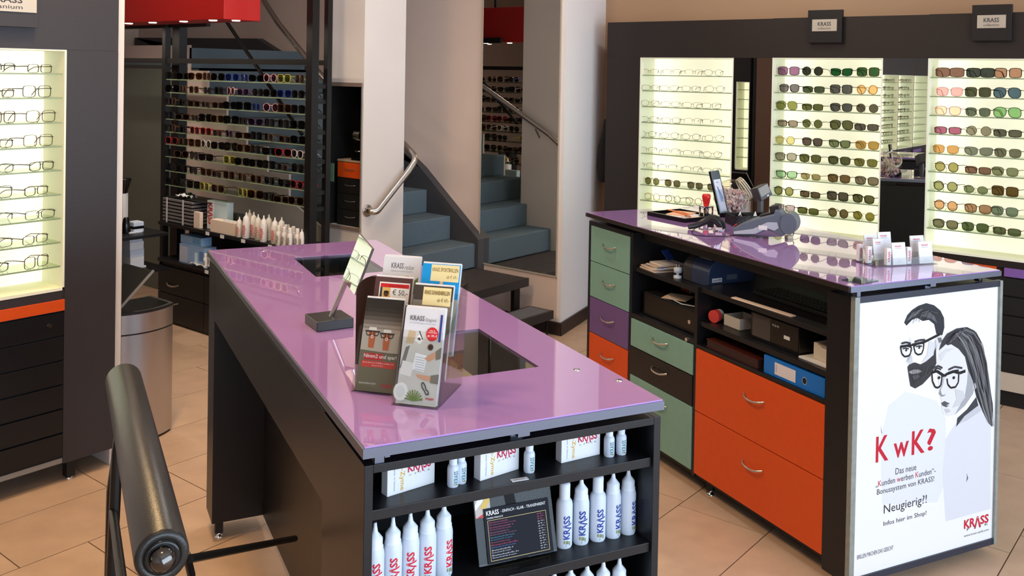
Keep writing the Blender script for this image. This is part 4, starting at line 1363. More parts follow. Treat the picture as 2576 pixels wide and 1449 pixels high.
# ---------------------------------------------------------------- lit poster on the end of the cash counter
PB = 2.352 - 0.001
pa0, pa1, pz0, pz1 = 2.428, 3.124, 0.060, 0.995
po = thing('poster_light_box', 'lit white advertising poster of a man and woman in glasses on the counter end', 'poster', c2w(pa0, PB, 0), CROT)
W_, H_ = pa1 - pa0, pz1 - pz0
for x0, x1 in ((-0.022, 0.0), (W_, W_ + 0.014)):
    MB().box(x0, x1, -0.020, 0, pz0 - 0.022, pz1 + 0.022).build('frame', mat('worn_grey_frame', (140, 144, 138), 0.5, 0.3, noise=0.12, nscale=40), po, 0.001)
BLUEB = mat('blue_black_rail', (40, 44, 58), 0.35)
MB().box(0, W_, -0.016, 0, pz1, pz1 + 0.022).build('rail', BLUEB, po)
MB().box(0, W_, -0.016, 0, pz0 - 0.022, pz0).build('rail', BLUEB, po)
PWHITE = emit_mat('poster_lit_white', (246, 248, 255), 0.30)
PWHITE.node_tree.nodes['Principled BSDF'].inputs['Base Color'].default_value = (0.5, 0.5, 0.53, 1)
MB().box(0, W_, -0.010, 0, pz0, pz1).build('lit_panel', PWHITE, po)
def pem(rgb):
    m = emit_mat('poster_%d_%d_%d' % tuple(rgb), rgb, 0.30)
    c = lin(rgb)
    m.node_tree.nodes['Principled BSDF'].inputs['Base Color'].default_value = (c[0]*0.52, c[1]*0.52, c[2]*0.52, 1)
    m.node_tree.nodes['Principled BSDF'].inputs['Specular IOR Level'].default_value = 0.15
    return m
pr = Print(po, (0, -0.0102, pz0), (W_, 0, 0), (0, 0, H_), (0, -1, 0))
def pq(x, y):
    """photo crop pixel (poster view) to poster coordinates"""
    p = onb(2060 + x*0.5309, 680 + y*0.5309, PB - 0.010)
    return ((p.x - pa0)/W_, (p.z - pz0)/H_)
def PP(pts, rgb):
    pr.poly([pq(*p) for p in pts], pem(rgb))
# bodies: pale shirts with faint folds
PP([(330, 640), (410, 575), (470, 590), (560, 620), (600, 700), (600, 1000), (560, 1100), (300, 1110), (292, 800)], (236, 239, 248))
PP([(640, 735), (700, 690), (760, 650), (815, 745), (812, 1130), (600, 1190), (585, 960), (600, 800)], (228, 230, 240))
PP([(292, 735), (300, 775), (296, 770)], (90, 90, 100))
PP([(700, 960), (707, 985), (697, 1005), (701, 980)], (90, 90, 100))
PP([(645, 735), (735, 640), (752, 628), (770, 665), (700, 712)], (205, 208, 218))
PP([(650, 742), (655, 700), (700, 660), (745, 600), (755, 640), (690, 690)], (70, 72, 80))
# man: face, hair, ear, beard
PP([(425, 270), (470, 235), (540, 235), (560, 300), (575, 320), (560, 450), (520, 480), (430, 520), (418, 450), (420, 400), (400, 370), (410, 320)], (250, 250, 252))
PP([(548, 330), (560, 320), (552, 440), (520, 470), (500, 440), (535, 400)], (190, 192, 200))
PP([(403, 248), (418, 212), (440, 188), (470, 168), (508, 155), (545, 165), (575, 190), (592, 225), (594, 270), (585, 305), (570, 320), (555, 300), (545, 255), (520, 235), (490, 240), (465, 225), (440, 235), (415, 262)], (58, 60, 66))
PP([(415, 240), (445, 200), (490, 180), (470, 205), (440, 225)], (120, 122, 128))
PP([(480, 215), (520, 195), (545, 215), (560, 250), (535, 230)], (104, 106, 112))
PP([(548, 300), (582, 308), (592, 335), (575, 350), (560, 375), (553, 340)], (228, 226, 228))
PP([(560, 320), (578, 318), (584, 335), (568, 345)], (120, 120, 126))
PP([(553, 365), (556, 440), (528, 500), (490, 540), (455, 560), (432, 548), (424, 500), (418, 458), (430, 440), (455, 436), (480, 445), (505, 432), (535, 405)], (66, 66, 70))
PP([(424, 482), (445, 470), (470, 470), (488, 478), (470, 487), (440, 492)], (170, 168, 172))
PP([(440, 500), (470, 494), (480, 505), (450, 520)], (98, 98, 102))
PP([(425, 395), (412, 432), (428, 446), (444, 438), (440, 405)], (214, 214, 220))
# man's glasses
G1 = pem((40, 40, 44))
def PL(pts, w, m=None):
    pr.line([pq(*p) for p in pts], w, m or G1, W_/H_)
PL([(385, 362), (392, 395), (405, 409), (425, 405), (434, 392), (437, 363), (410, 357), (385, 362)], 0.0035)
PL([(448, 362), (455, 390), (468, 400), (486, 395), (494, 372), (496, 345), (470, 345), (446, 362)], 0.0035)
PL([(384, 362), (440, 353), (497, 340), (572, 302)], 0.0050)
PL([(395, 372), (410, 368), (425, 372)], 0.0025)
PL([(458, 362), (474, 357), (488, 360)], 0.0025)
pr.ell(*pq(412, 378), 0.008, 0.005, pem((70, 70, 74)))
pr.ell(*pq(474, 366), 0.008, 0.005, pem((70, 70, 74)))
# woman: hair behind, face, hair strands
PP([(566, 380), (580, 335), (605, 300), (650, 275), (700, 268), (735, 285), (762, 325), (785, 400), (800, 480), (812, 570), (822, 640), (820, 742), (800, 720), (775, 670), (745, 600), (735, 560), (700, 480), (680, 400), (650, 380), (600, 350)], (66, 66, 72))
PP([(566, 390), (590, 360), (625, 350), (660, 372), (690, 410), (704, 470), (725, 520), (738, 545), (730, 580), (700, 630), (650, 680), (610, 692), (588, 680), (580, 650), (578, 610), (570, 590), (572, 560), (562, 510), (560, 450)], (236, 236, 240))
PP([(704, 470), (738, 545), (728, 585), (690, 640), (640, 685), (665, 640), (690, 590), (700, 530)], (176, 178, 186))
PP([(728, 540), (742, 530), (748, 548), (738, 566), (726, 560)], (205, 205, 210))
for k, q in enumerate(([(700, 300), (735, 360), (765, 450), (790, 540), (800, 600), (780, 540), (745, 440), (710, 350)], [(660, 300), (700, 350), (730, 430), (752, 520), (735, 480), (700, 400), (668, 340)], [(770, 560), (795, 620), (812, 690), (800, 690), (775, 620)], [(745, 330), (775, 410), (795, 500), (775, 440)])):
    PP(q, (128, 130, 136) if k % 2 == 0 else (108, 110, 116))
for q in ([(600, 330), (640, 290), (690, 280), (650, 300)], [(720, 300), (750, 350), (772, 420), (748, 370)], [(755, 470), (778, 540), (790, 600), (770, 560)]):
    PP(q, (38, 38, 42))
PP([(577, 628), (592, 618), (618, 630), (600, 640), (616, 640), (600, 648), (582, 640)], (96, 96, 102))
PP([(572, 560), (566, 585), (578, 598), (592, 595), (600, 582), (592, 590), (580, 588)], (150, 150, 156))
PL([(533, 490), (536, 525), (548, 552), (562, 556), (575, 545), (580, 515), (580, 488)], 0.0038)
PL([(604, 512), (608, 540), (622, 556), (645, 552), (658, 530), (660, 492)], 0.0038)
PL([(531, 484), (556, 476), (582, 494), (592, 500), (604, 490), (636, 478), (664, 486), (692, 476)], 0.0058)
PL([(545, 470), (560, 462), (576, 470)], 0.0028)
PL([(618, 486), (640, 474), (660, 472)], 0.0028)
pr.ell(*pq(566, 508), 0.010, 0.006, pem((44, 44, 48)))
pr.ell(*pq(636, 508), 0.010, 0.006, pem((44, 44, 48)))
# finer shading: hair strands, brows, cheeks, lips
PP([(520, 330), (548, 345), (540, 400), (505, 430), (485, 435), (510, 400)], (226, 227, 232))
PP([(428, 320), (440, 330), (436, 350), (426, 345)], (232, 232, 236))
PP([(566, 400), (600, 372), (640, 368), (600, 390), (575, 430)], (222, 223, 228))
PP([(640, 560), (680, 570), (690, 600), (660, 640), (630, 650), (650, 610)], (216, 217, 223))
PP([(590, 655), (612, 655), (622, 668), (600, 676)], (206, 206, 212))
PL([(540, 462), (562, 452), (582, 462)], 0.0040, pem((70, 68, 72)))
PL([(610, 470), (640, 456), (676, 462)], 0.0040, pem((70, 68, 72)))
PL([(388, 346), (410, 340), (432, 346)], 0.0038, pem((60, 58, 62)))
PL([(450, 338), (474, 330), (500, 328)], 0.0038, pem((60, 58, 62)))
PL([(590, 505), (582, 545), (570, 572)], 0.0016, pem((176, 176, 182)))
PL([(440, 372), (428, 408), (418, 428)], 0.0016, pem((186, 186, 192)))
OUT = [(690, 272), (738, 290), (772, 350), (792, 430), (806, 530), (818, 630), (820, 738)]
INN = [(640, 300), (672, 350), (700, 420), (722, 500), (742, 575), (772, 660), (800, 715)]
for i in range(16):
    f = (i + 0.5)/16
    g_ = 34 + (i*53) % 110
    wob = lambda k: 4*math.sin(i*2.1 + k*1.3)
    PL([(a[0] + (b[0] - a[0])*f + wob(k), a[1] + (b[1] - a[1])*f) for k, (a, b) in enumerate(zip(INN, OUT))], 0.0012 + 0.0009*(i % 3), pem((g_, g_, g_ + 5)))
for i in range(9):
    g_ = 40 + (i*47) % 100
    PL([(600 + 8*i, 345 - 5*i + (i % 3)*4), (640 + 5*i, 300 - 2*i), (690 + 3*i, 278 + i)], 0.0012, pem((g_, g_, g_ + 4)))
for i in range(8):
    g_ = 34 + (i*61) % 100
    x_ = 425 + 14*i
    PL([(x_, 245 - 3*i + (i % 2)*8), (x_ + 18, 205 - 2*i), (x_ + 50, 178 + i*4)], 0.0012, pem((g_, g_, g_ + 4)))
for i in range(12):
    g_ = 40 + (i*37) % 60
    PL([(440 + 9*i, 462 - 4*(i % 3)), (436 + 8*i, 500 - 2*i), (446 + 5*i, 540 - 4*i)], 0.0010, pem((g_, g_, g_ + 3)))
# writing, as on the photograph
pr.k = 6
PINK = pem((206, 44, 64)); PDK = pem((66, 64, 72))
def PT(s, x0, y0, x1, y1, m, res=2):
    """text into the quad whose lower-left corner is crop pixel (x0,y0) and upper-right (x1,y1)"""
    a, b = pq(x0, y0), pq(x1, y1)
    pr.text(s, a[0], a[1], b[0], b[1], m, res)
def pv(y_px, x_px): return pq(x_px, y_px)[1]
def PT2(s, xl, xr, base_l, top_l, m):
    """xl,xr: left/right pixel; base_l, top_l: baseline / cap pixel at the left end"""
    a, b, c = pq(xl, base_l), pq(xl, top_l), pq(xr, base_l)
    pr.text(s, a[0], a[1], c[0], b[1], m)
PT2('K', 268, 328, 912, 790, PINK)
PT2('w', 352, 424, 893, 822, PINK)
PT2('K', 438, 500, 876, 764, PINK)
PT2('?', 510, 552, 858, 752, PINK)
PT2('Das neue', 362, 460, 968, 938, PDK)
KWK = '\u201eKunden werben Kunden\u201c-'
a_, b_, c_ = pq(268, 1032), pq(268, 1000), pq(550, 1032)
vs_, fs_ = text_polys(KWK)
spans = [char_span(KWK, i) for i in (1, 8, 15)]
for red in (True, False):
    mb = pr._mb(PINK if red else PDK)
    sel = []
    for f in fs_:
        cx = sum(vs_[i][0] for i in f)/len(f)
        if any(s0 - 0.002 <= cx <= s1 + 0.002 for s0, s1 in spans) == red:
            sel.append(f)
    mb.add([pr.at(a_[0] + (c_[0] - a_[0])*u, a_[1] + (b_[1] - a_[1])*v) for u, v in vs_], sel)
PT2('Bonussystem von KRASS!', 274, 543, 1072, 1038, PDK)
PT2('Neugierig?!', 306, 508, 1166, 1112, PDK)
PT2('Infos hier im Shop!', 305, 507, 1218, 1190, PDK)
PT2('KR\u039bSS', 686, 802, 1226, 1184, PINK)
PT2('P  T  I  K', 700, 800, 1234, 1222, PDK)
PT2('www.krass-optik.com', 686, 802, 1268, 1254, PDK)
PT2('BRILLEN MACHEN DAS GESICHT', 180, 350, 1370, 1350, PDK)
pr.done()

# ---------------------------------------------------------------- leaflets and their clear holders on the middle counter
WD = Vector((0.766, -0.643, 0)); DD = Vector((0.643, 0.766, 0))
def cworld(a, b, z): return c2w(a, b, z)
LW, LH, LLEAN = 0.088, 0.186, 0.056
holder_ang = math.atan2(WD.y, WD.x)
def holder(label, a, b, group='clear leaflet holders on the middle counter'):
    """three-tier acrylic holder, front-left foot at a,b; local x = width, local y = depth"""
    t = thing('leaflet_holder', label, 'holder', c2w(a, b, ZT), CROT + holder_ang, group)
    w = LW + 0.008
    th = 0.0022
    MB().box(-0.004, w - 0.004, -0.006, 0.160, 0, th).build('base', ACRYL, t)
    for k in range(3):
        y0, z0 = k*0.050, k*0.037
        m = MB()
        ln = LLEAN/LH
        m.obox((w/2 - 0.004, y0 - 0.006 + ln*0.065, z0 + th + 0.065), (w/2, 0, 0), (0, ln*0.065, 0.065), (0, th/2, 0))
        m.build('front_panel', ACRYL, t)
        m = MB().obox((w/2 - 0.004, y0 + 0.018 + ln*0.09, z0 + th + 0.09), (w/2, 0, 0), (0, ln*0.09, 0.09), (0, th/2, 0))
        m.build('rear_panel', ACRYL, t)
    for x in (-0.004 - th, w - 0.004):
        MB().prism([(x, -0.008, 0), (x, 0.160, 0), (x, 0.195, 0.22), (x, 0.160, 0.22), (x, 0.105, 0.17), (x, 0.030, 0.13)], (th, 0, 0)).build('side_panel', ACRYL, t)
    return t
def leaflets(label, hold, k, cols, n=5):
    """a stack of leaflets standing in tier k of a holder; cols = (paper colour)"""
    M = hold.matrix_basis
    y0, z0 = k*0.050 + 0.001, k*0.037 + 0.003
    base = (Matrix.Translation(hold.location) @ Matrix.Rotation(hold.rotation_euler.z, 4, 'Z')) @ Vector((0, y0, z0))
    t = thing('leaflet_stack', label, 'leaflets', base, hold.rotation_euler.z, 'leaflets in the clear holders')
    up = Vector((0, LLEAN, LH)); d = Vector((0, 0.0022, 0))
    for i in range(n):
        o = Vector((0.0012*(i % 2), d.y*i, 0.0015*(i % 3)))
        MB().prism([o, o + Vector((LW, 0, 0)), o + Vector((LW, 0, 0)) + up, o + up], d*0.8).build('leaflet', cols if i == 0 else WHITEC, t)
    nrm = up.cross(Vector((LW, 0, 0)))
    if nrm.y > 0: nrm = -nrm
    return t, Print(t, (0, 0, 0), (LW, 0, 0), up, nrm)
hl = holder('clear three-tier leaflet holder with the two coffee cups leaflet in front', 0.575, 1.955)
hr = holder('clear three-tier leaflet holder with the white desk leaflet in front', 0.629, 1.846)
GOLDT = pm((120, 92, 34)); COUP = pm((238, 218, 160))
# right column, front
t, q = leaflets('white leaflet stack showing a desk from above, front tier nearest camera', hr, 0, WHITEC)
q.rect(0, 0, 1, 0.76, pm((206, 204, 198)))
q.poly([(0.0, 0.36), (0.10, 0.58), (0.20, 0.60), (0.10, 0.36)], pm((120, 118, 116)))
q.poly([(0.02, 0.30), (0.06, 0.44), (0.36, 0.42), (0.30, 0.28)], pm((232, 230, 228)))
q.poly([(0.08, 0.62), (0.14, 0.76), (0.32, 0.75), (0.28, 0.62)], pm((196, 172, 140)))
q.poly([(0.30, 0.66), (0.40, 0.72), (0.52, 0.67), (0.44, 0.62)], pm((240, 240, 240)))
q.poly([(0.36, 0.68), (0.42, 0.695), (0.46, 0.665), (0.41, 0.66)], pm((60, 60, 64)))
q.line([(0.40, 0.76), (0.50, 0.67)], 0.006, pm((80, 78, 80)), LW/LH)
q.poly([(0.32, 0.36), (0.36, 0.53), (0.66, 0.51), (0.62, 0.34)], pm((244, 244, 246)))
for i in range(6):
    q.line([(0.37 + 0.004*i, 0.49 - 0.025*i), (0.61 + 0.003*i, 0.48 - 0.025*i)], 0.0025, pm((150, 160, 184)), LW/LH)
q.ell(0.72, 0.60, 0.075, 0.036, pm((120, 84, 66)))
q.ell(0.72, 0.60, 0.055, 0.026, pm((44, 28, 24)))
q.poly([(0.60, 0.475), (0.70, 0.52), (0.86, 0.555), (1.0, 0.60), (1.0, 0.52), (0.84, 0.485), (0.72, 0.45)], pm((216, 160, 128)))
q.poly([(0.86, 0.56), (1.0, 0.61), (1.0, 0.49), (0.88, 0.47)], pm((126, 120, 110)))
q.poly([(0.42, 0.31), (0.56, 0.31), (0.84, 0.30), (0.84, 0.25), (0.62, 0.26), (0.48, 0.28)], pm((216, 160, 128)))
q.poly([(0.80, 0.31), (1.0, 0.33), (1.0, 0.23), (0.80, 0.235)], pm((126, 120, 110)))
q.ell(0.10, 0.12, 0.18, 0.095, pm((236, 236, 234)))
q.ell(0.09, 0.12, 0.12, 0.06, pm((220, 222, 222)))
for i in range(11):
    a = R(18*i - 5)
    q.line([(0.44, 0.04), (0.44 + 0.22*math.cos(a), 0.04 + 0.10*abs(math.sin(a)) + 0.01)], 0.006, pm((126, 150, 76) if i % 2 else (98, 124, 56)), LW/LH)
q.line([(0.60, 0.22), (0.64, 0.235), (0.70, 0.20), (0.72, 0.165), (0.78, 0.15), (0.80, 0.12), (0.74, 0.115), (0.69, 0.15), (0.63, 0.18), (0.60, 0.22)], 0.006, pm((60, 60, 66)), LW/LH)
q.text('KR\u039bSS', 0.74, 0.065, 0.94, 0.085, INKR)
q.text('KRASS', 0.14, 0.865, 0.50, 0.918, pm((96, 96, 100)))
q.text('Digital', 0.54, 0.855, 0.80, 0.897, pm((120, 120, 124)))
q.text('Das neue Brillenglas mit BlueControl', 0.14, 0.830, 0.80, 0.846, pm((130, 130, 136)), 1)
q.rect(0.90, 0.66, 0.955, 0.945, pm((44, 62, 140)))
q.ell(0.735, 0.735, 0.15, 0.073, pm((206, 32, 40)))
q.text('NEUE', 0.66, 0.764, 0.80, 0.778, INKW, 1)
q.text('KOMPLETTPREISE', 0.62, 0.744, 0.85, 0.758, INKW, 1)
q.text('ab 149,-\u20ac', 0.62, 0.702, 0.86, 0.732, INKW)
q.done()
# right column, middle and rear
t, q = leaflets('brown leaflet stack with cream sunglasses price coupon, middle tier', hr, 1, pm((70, 58, 46)))
q.rect(0, 0, 1, 0.84, pm((122, 112, 98)))
q.rect(0.0, 0.84, 1, 1, pm((62, 52, 42)))
q.poly([(0.24 + 0.0*i, y) for i, y in ((0, 0.79), )] + [(0.96, 0.79), (0.96, 0.985), (0.24, 0.985)], COUP)
for i in range(18):
    q.ell(0.26 + i*0.04, 0.79, 0.014, 0.007, COUP, 8)
q.text('KRASS SONNENBRILLEN', 0.28, 0.905, 0.93, 0.95, GOLDT)
q.text('ab \u20ac 69,-', 0.62, 0.825, 0.93, 0.872, GOLDT)
q.done()
t, q = leaflets('blue leaflet stack with cream sport glasses price coupon, rear tier', hr, 2, pm((0, 148, 214)))
q.rect(0, 0.0, 1, 0.62, pm((206, 196, 176)))
q.rect(0, 0.62, 1, 1, pm((0, 148, 214)))
q.poly([(0.47, 0.6), (0.50, 0.84), (0.58, 0.84), (0.58, 0.6)], pm((222, 190, 160)))
q.poly([(0.24, 0.81), (0.98, 0.81), (0.98, 0.995), (0.24, 0.995)], COUP)
q.text('KRASS SPORTBRILLEN', 0.27, 0.918, 0.95, 0.962, GOLDT)
q.text('ab \u20ac 69,-', 0.66, 0.84, 0.95, 0.885, GOLDT)
q.done()
# left column, front: two paper cups wearing glasses
t, q = leaflets('brown leaflet stack with two orange paper cups wearing glasses, front tier', hl, 0, pm((40, 32, 26)))
for i in range(8):
    f = i/7
    q.rect(0, 0.985 - 0.045*(i + 1), 1, 0.985 - 0.045*i + (0.015 if i == 0 else 0), pm((int(34 + 150*f**2), int(28 + 145*f**2), int(22 + 138*f**2))))
q.rect(0, 0.42, 1, 0.63, pm((196, 186, 172)))
for cx, cy in ((0.27, 0.60), (0.66, 0.585)):
    q.poly([(cx - 0.075, cy - 0.14), (cx + 0.075, cy - 0.14), (cx + 0.10, cy + 0.05), (cx - 0.10, cy + 0.05)], pm((196, 104, 60)))
    q.poly([(cx - 0.11, cy + 0.05), (cx + 0.11, cy + 0.05), (cx + 0.09, cy + 0.085), (cx - 0.09, cy + 0.085)], pm((236, 232, 228)))
    q.ell(cx, cy - 0.02, 0.035, 0.018, pm((244, 240, 236)))
    q.ell(cx, cy - 0.02, 0.018, 0.009, pm((150, 110, 90)))
    for sgn in (-1, 1):
        q.line([(cx + sgn*0.03, cy + 0.035), (cx + sgn*0.05, cy - 0.005), (cx + sgn*0.14, cy - 0.005), (cx + sgn*0.17, cy + 0.035), (cx + sgn*0.03, cy + 0.035)], 0.006, pm((50, 42, 40)), LW/LH)
    q.line([(cx - 0.20, cy + 0.042), (cx + 0.20, cy + 0.042)], 0.005, pm((50, 42, 40)), LW/LH)
q.poly([(0, 0), (1, 0), (1, 0.415), (0, 0.435)], pm((112, 106, 84)))
q.rect(0.13, 0.335, 0.62, 0.405, pm((206, 34, 34)))
q.rect(0.08, 0.255, 0.96, 0.325, pm((212, 62, 50)))
q.text('Nimm2 und spar!', 0.12, 0.343, 0.98, 0.397, INKW)
q.text('Beim Kauf von 2 Brillen erhalten Sie', 0.12, 0.297, 0.92, 0.313, INKW, 1)
q.text('Rabatt \u20ac 50,-', 0.36, 0.268, 0.66, 0.284, INKW, 1)
q.text('BRILLEN MACHEN DAS GESICHT', 0.08, 0.075, 0.52, 0.092, INKW, 1)
q.text('KR\u039bSS', 0.66, 0.055, 0.94, 0.092, INKR)
q.done()
t, q = leaflets('maroon voucher stack with red bar and price, middle tier', hl, 1, pm((86, 54, 52)))
q.rect(0, 0, 1, 1, pm((86, 54, 52)))
q.rect(0.13, 0.70, 0.95, 0.945, pm((236, 232, 226)))
q.rect(0.16, 0.885, 0.93, 0.93, pm((206, 32, 36)))
q.rect(0.16, 0.72, 0.22, 0.885, pm((60, 52, 50)))
q.rect(0.23, 0.72, 0.44, 0.885, pm((224, 178, 96)))
q.ell(0.335, 0.815, 0.07, 0.035, pm((92, 60, 34)))
q.rect(0.27, 0.82, 0.40, 0.845, pm((30, 26, 24)))
q.text('KRASS GUTSCHEIN', 0.40, 0.898, 0.80, 0.915, pm((150, 20, 26)), 1)
q.text('\u20ac 50,-', 0.50, 0.795, 0.91, 0.868, pm((70, 64, 62)))
q.done()
t, q = leaflets('white contact lens leaflet stack with an orange ball, rear tier', hl, 2, WHITEC)
q.text('KRASS', 0.22, 0.865, 0.56, 0.93, pm((96, 92, 92)))
q.text('relax', 0.58, 0.858, 0.84, 0.91, pm((120, 112, 112)), 2, 0.03)
q.text('MEINE KONTAKTLINSEN', 0.22, 0.825, 0.82, 0.843, pm((140, 134, 134)), 1)
q.ell(0.69, 0.71, 0.16, 0.075, pm((222, 124, 30)))
q.poly([(0.80, 0.55), (0.98, 0.60), (1.0, 0.78), (0.90, 0.74)], pm((110, 130, 70)))
q.done()
# dark brown arched stand behind the leaflets
bs = thing('brown_arch_stand', 'dark brown glossy arched stand tucked behind the leaflet holders', 'stand', c2w(0.628, 2.137, ZT), CROT + holder_ang)
BRG = mat('brown_gloss_plastic', (58, 34, 28), 0.12)
pts = []
for i in range(15):
    a = PI*i/14
    pts.append((0.045 - 0.045*math.cos(a), 0.165 + 0.045*math.sin(a)))
poly = [(x, 0, z) for x, z in [(0, 0)] + pts + [(0.09, 0)]]
MB().prism(poly, (0, 0.012, 0)).build('panel', BRG, bs)
MB().box(0, 0.09, 0.012, 0.075, 0, 0.012).build('base', BRG, bs)
MB().prism([(0.0, 0.012, 0.012), (0.0, 0.07, 0.012), (0.0, 0.03, 0.15), (0.0, 0.012, 0.16)], (0.004, 0, 0)).build('side_rib', BRG, bs)

# ---------------------------------------------------------------- small standing mirror
mbp = [onzc(764, 815.5, ZT), onzc(797, 836, ZT), onzc(890, 824, ZT)]
mc = (mbp[0] + mbp[2])/2
ed = (mbp[2] - mbp[1]); ew = (mbp[0] - mbp[1])
mang = math.atan2(ed.y, ed.x)
L1_, L2_ = ed.length, ew.length
tm = thing('table_mirror', 'small rectangular cosmetic mirror on a slanted rod and black block base', 'mirror', c2w(mbp[1].x, mbp[1].y, ZT), CROT + mang)
L2_ = 0.10
MB().box(0, L1_, 0, L2_, 0, 0.026).build('base', mat('black_block', (34, 30, 28), 0.35), tm, 0.002)
Mloc = (Matrix.Translation(tm.location) @ Matrix.Rotation(CROT + mang, 4, 'Z'))
Mli = Mloc.inverted()
depth_b = c2w(*(mbp[1] + (mbp[2] - mbp[1])*0.45 + (mbp[0] - mbp[1])*0.5)[:2], ZT + 0.026)
fw = Vector((math.cos(R(38.912)), math.sin(R(38.912)), 0))
dist = depth_b.dot(fw)
def at_depth(x, y, dd):
    d = _ray(x, y)
    return EYE + d*(dd/d.dot(fw))
rb0, rb1 = at_depth(833, 797, dist), at_depth(871, 708, dist)
MB().tube([Mli @ rb0, Mli @ rb1], 0.0068, 14).build('rod', STEEL, tm)
ctr = at_depth(898, 664, dist - 0.01)
to_eye = (EYE - ctr).normalized()
to_dis = (Vector((1.55, 3.95, 1.30)) - ctr).normalized()
nrm = (to_eye + to_dis).normalized()
upd = (at_depth(924, 605, dist) - at_depth(871, 722, dist))
up_ = (upd - nrm*upd.dot(nrm)).normalized()
rt_ = up_.cross(nrm).normalized()
Rm = Mli.to_3x3()
hh, ww = 0.066, 0.054
c_, n_, u_, r_ = Mli @ ctr, Rm @ nrm, Rm @ up_, Rm @ rt_
MB().obox(c_ - n_*0.004, r_*ww, u_*hh, n_*0.0025).build('backing', STEEL, tm)
MB().obox(c_ - n_*0.0005, r_*(ww - 0.0006), u_*(hh - 0.0006), n_*0.001).build('glass', mirror_mat(), tm)
# ================================================================== goods on the shelves under the middle counter
def bottle_profile(h, r, kind):
    if kind == 'nozzle':
        return [(r*0.9, 0), (r, 0.004), (r, h*0.60), (r*0.94, h*0.645), (r*0.84, h*0.67)], [(r*0.88, h*0.67), (r*0.88, h*0.70), (r*0.80, h*0.71), (r*0.80, h*0.80), (r*0.62, h*0.83), (r*0.30, h*0.88), (r*0.20, h*0.95), (r*0.17, h), (0, h)]
    if kind == 'flip':
        return [(r*0.9, 0), (r, 0.004), (r, h*0.66), (r*0.92, h*0.71), (r*0.66, h*0.755)], [(r*0.66, h*0.755), (r*0.66, h*0.97), (r*0.60, h*0.995), (0, h)]
    return [(r*0.9, 0), (r, 0.003), (r, h*0.60), (r*0.90, h*0.68), (r*0.66, h*0.73)], [(r*0.70, h*0.73), (r*0.70, h*0.96), (r*0.62, h), (0, h)]
_BM = {}
def fine_wrap(mb, wrap):
    """cut flat lettering into small pieces, then bend it round the bottle"""
    me = bpy.data.meshes.new('tmp')
    me.from_pydata(mb.v, [], mb.f)
    bm = bmesh.new()
    bm.from_mesh(me)
    bmesh.ops.triangulate(bm, faces=bm.faces)
    for _ in range(2):
        bmesh.ops.subdivide_edges(bm, edges=[e for e in bm.edges if e.calc_length() > 0.0035], cuts=1)
        bmesh.ops.triangulate(bm, faces=bm.faces)
    out = MB()
    bm.verts.index_update()
    out.add([wrap(v.co) for v in bm.verts], [tuple(v.index for v in f.verts) for f in bm.faces])
    bm.free()
    bpy.data.meshes.remove(me)
    return out
def bottle(label, loc, h, r, kind, ink, words, group, face, body=None, textspan=(0.05, 0.52), small=None):
    """standing bottle with lettering running up its side; face = direction (world angle) the lettering looks at"""
    bm_ = body or WHITEP
    t = thing('bottle', label, 'bottle', loc, face + PI/2, group)
    k = (h, r, kind, bm_.name)
    if k not in _BM:
        a, b = bottle_profile(h, r, kind)
        _BM[k] = (MB().lathe(a, n=22).mesh('body', bm_), MB().lathe(b, n=20).mesh('cap', bm_ if body else mat('cap_plastic', (214, 222, 234), 0.35)))
    part('body', _BM[k][0], t)
    part('cap', _BM[k][1], t)
    # local -y is the printed side; letters run upwards
    rr_ = r + 0.0003
    def wrap(p):
        a = p.x/rr_
        return Vector((rr_*math.sin(a), -rr_*math.cos(a), p.z))
    z0, z1 = h*textspan[0], h*textspan[1]
    key = ('t', h, r, kind, words, ink.name)
    if key not in _BM:
        mb = MB()
        tw = r*0.85
        put_text(mb, words, (tw/2, 0, z0 + (z1 - z0)*0.22), (0, 0, (z1 - z0)*0.78), (-tw, 0, 0), 2)
        _BM[key] = fine_wrap(mb, wrap).mesh('lettering', ink)
        mb = MB()
        for x_, w2, za, zb_ in ((tw*0.10, tw*0.22, 0.06, 0.17), (-tw*0.32, tw*0.10, 0.08, 0.18), (tw*0.48, tw*0.08, 0.02, 0.14), (-tw*0.05, tw*0.05, -0.02, 0.03)):
            c4 = [Vector((x_ - w2, 0, z0 + (z1 - z0)*za)), Vector((x_ + w2, 0, z0 + (z1 - z0)*za)), Vector((x_ + w2, 0, z0 + (z1 - z0)*zb_)), Vector((x_ - w2, 0, z0 + (z1 - z0)*zb_))]
            mb.quad(*[wrap(c) for c in c4])
        _BM[key + (1,)] = mb.mesh('print', small or mat('ink_olive', (124, 132, 90), 0.7))
    part('lettering', _BM[key], t)
    part('print', _BM[key + (1,)], t)
    return t
TOE = lambda p: math.atan2(-p[1], -p[0])     # direction from a point to the eye
def cpos(px, py, z):
    """foot point on shelf height z seen at a pixel, as world point"""
    return onz(px, py, z)
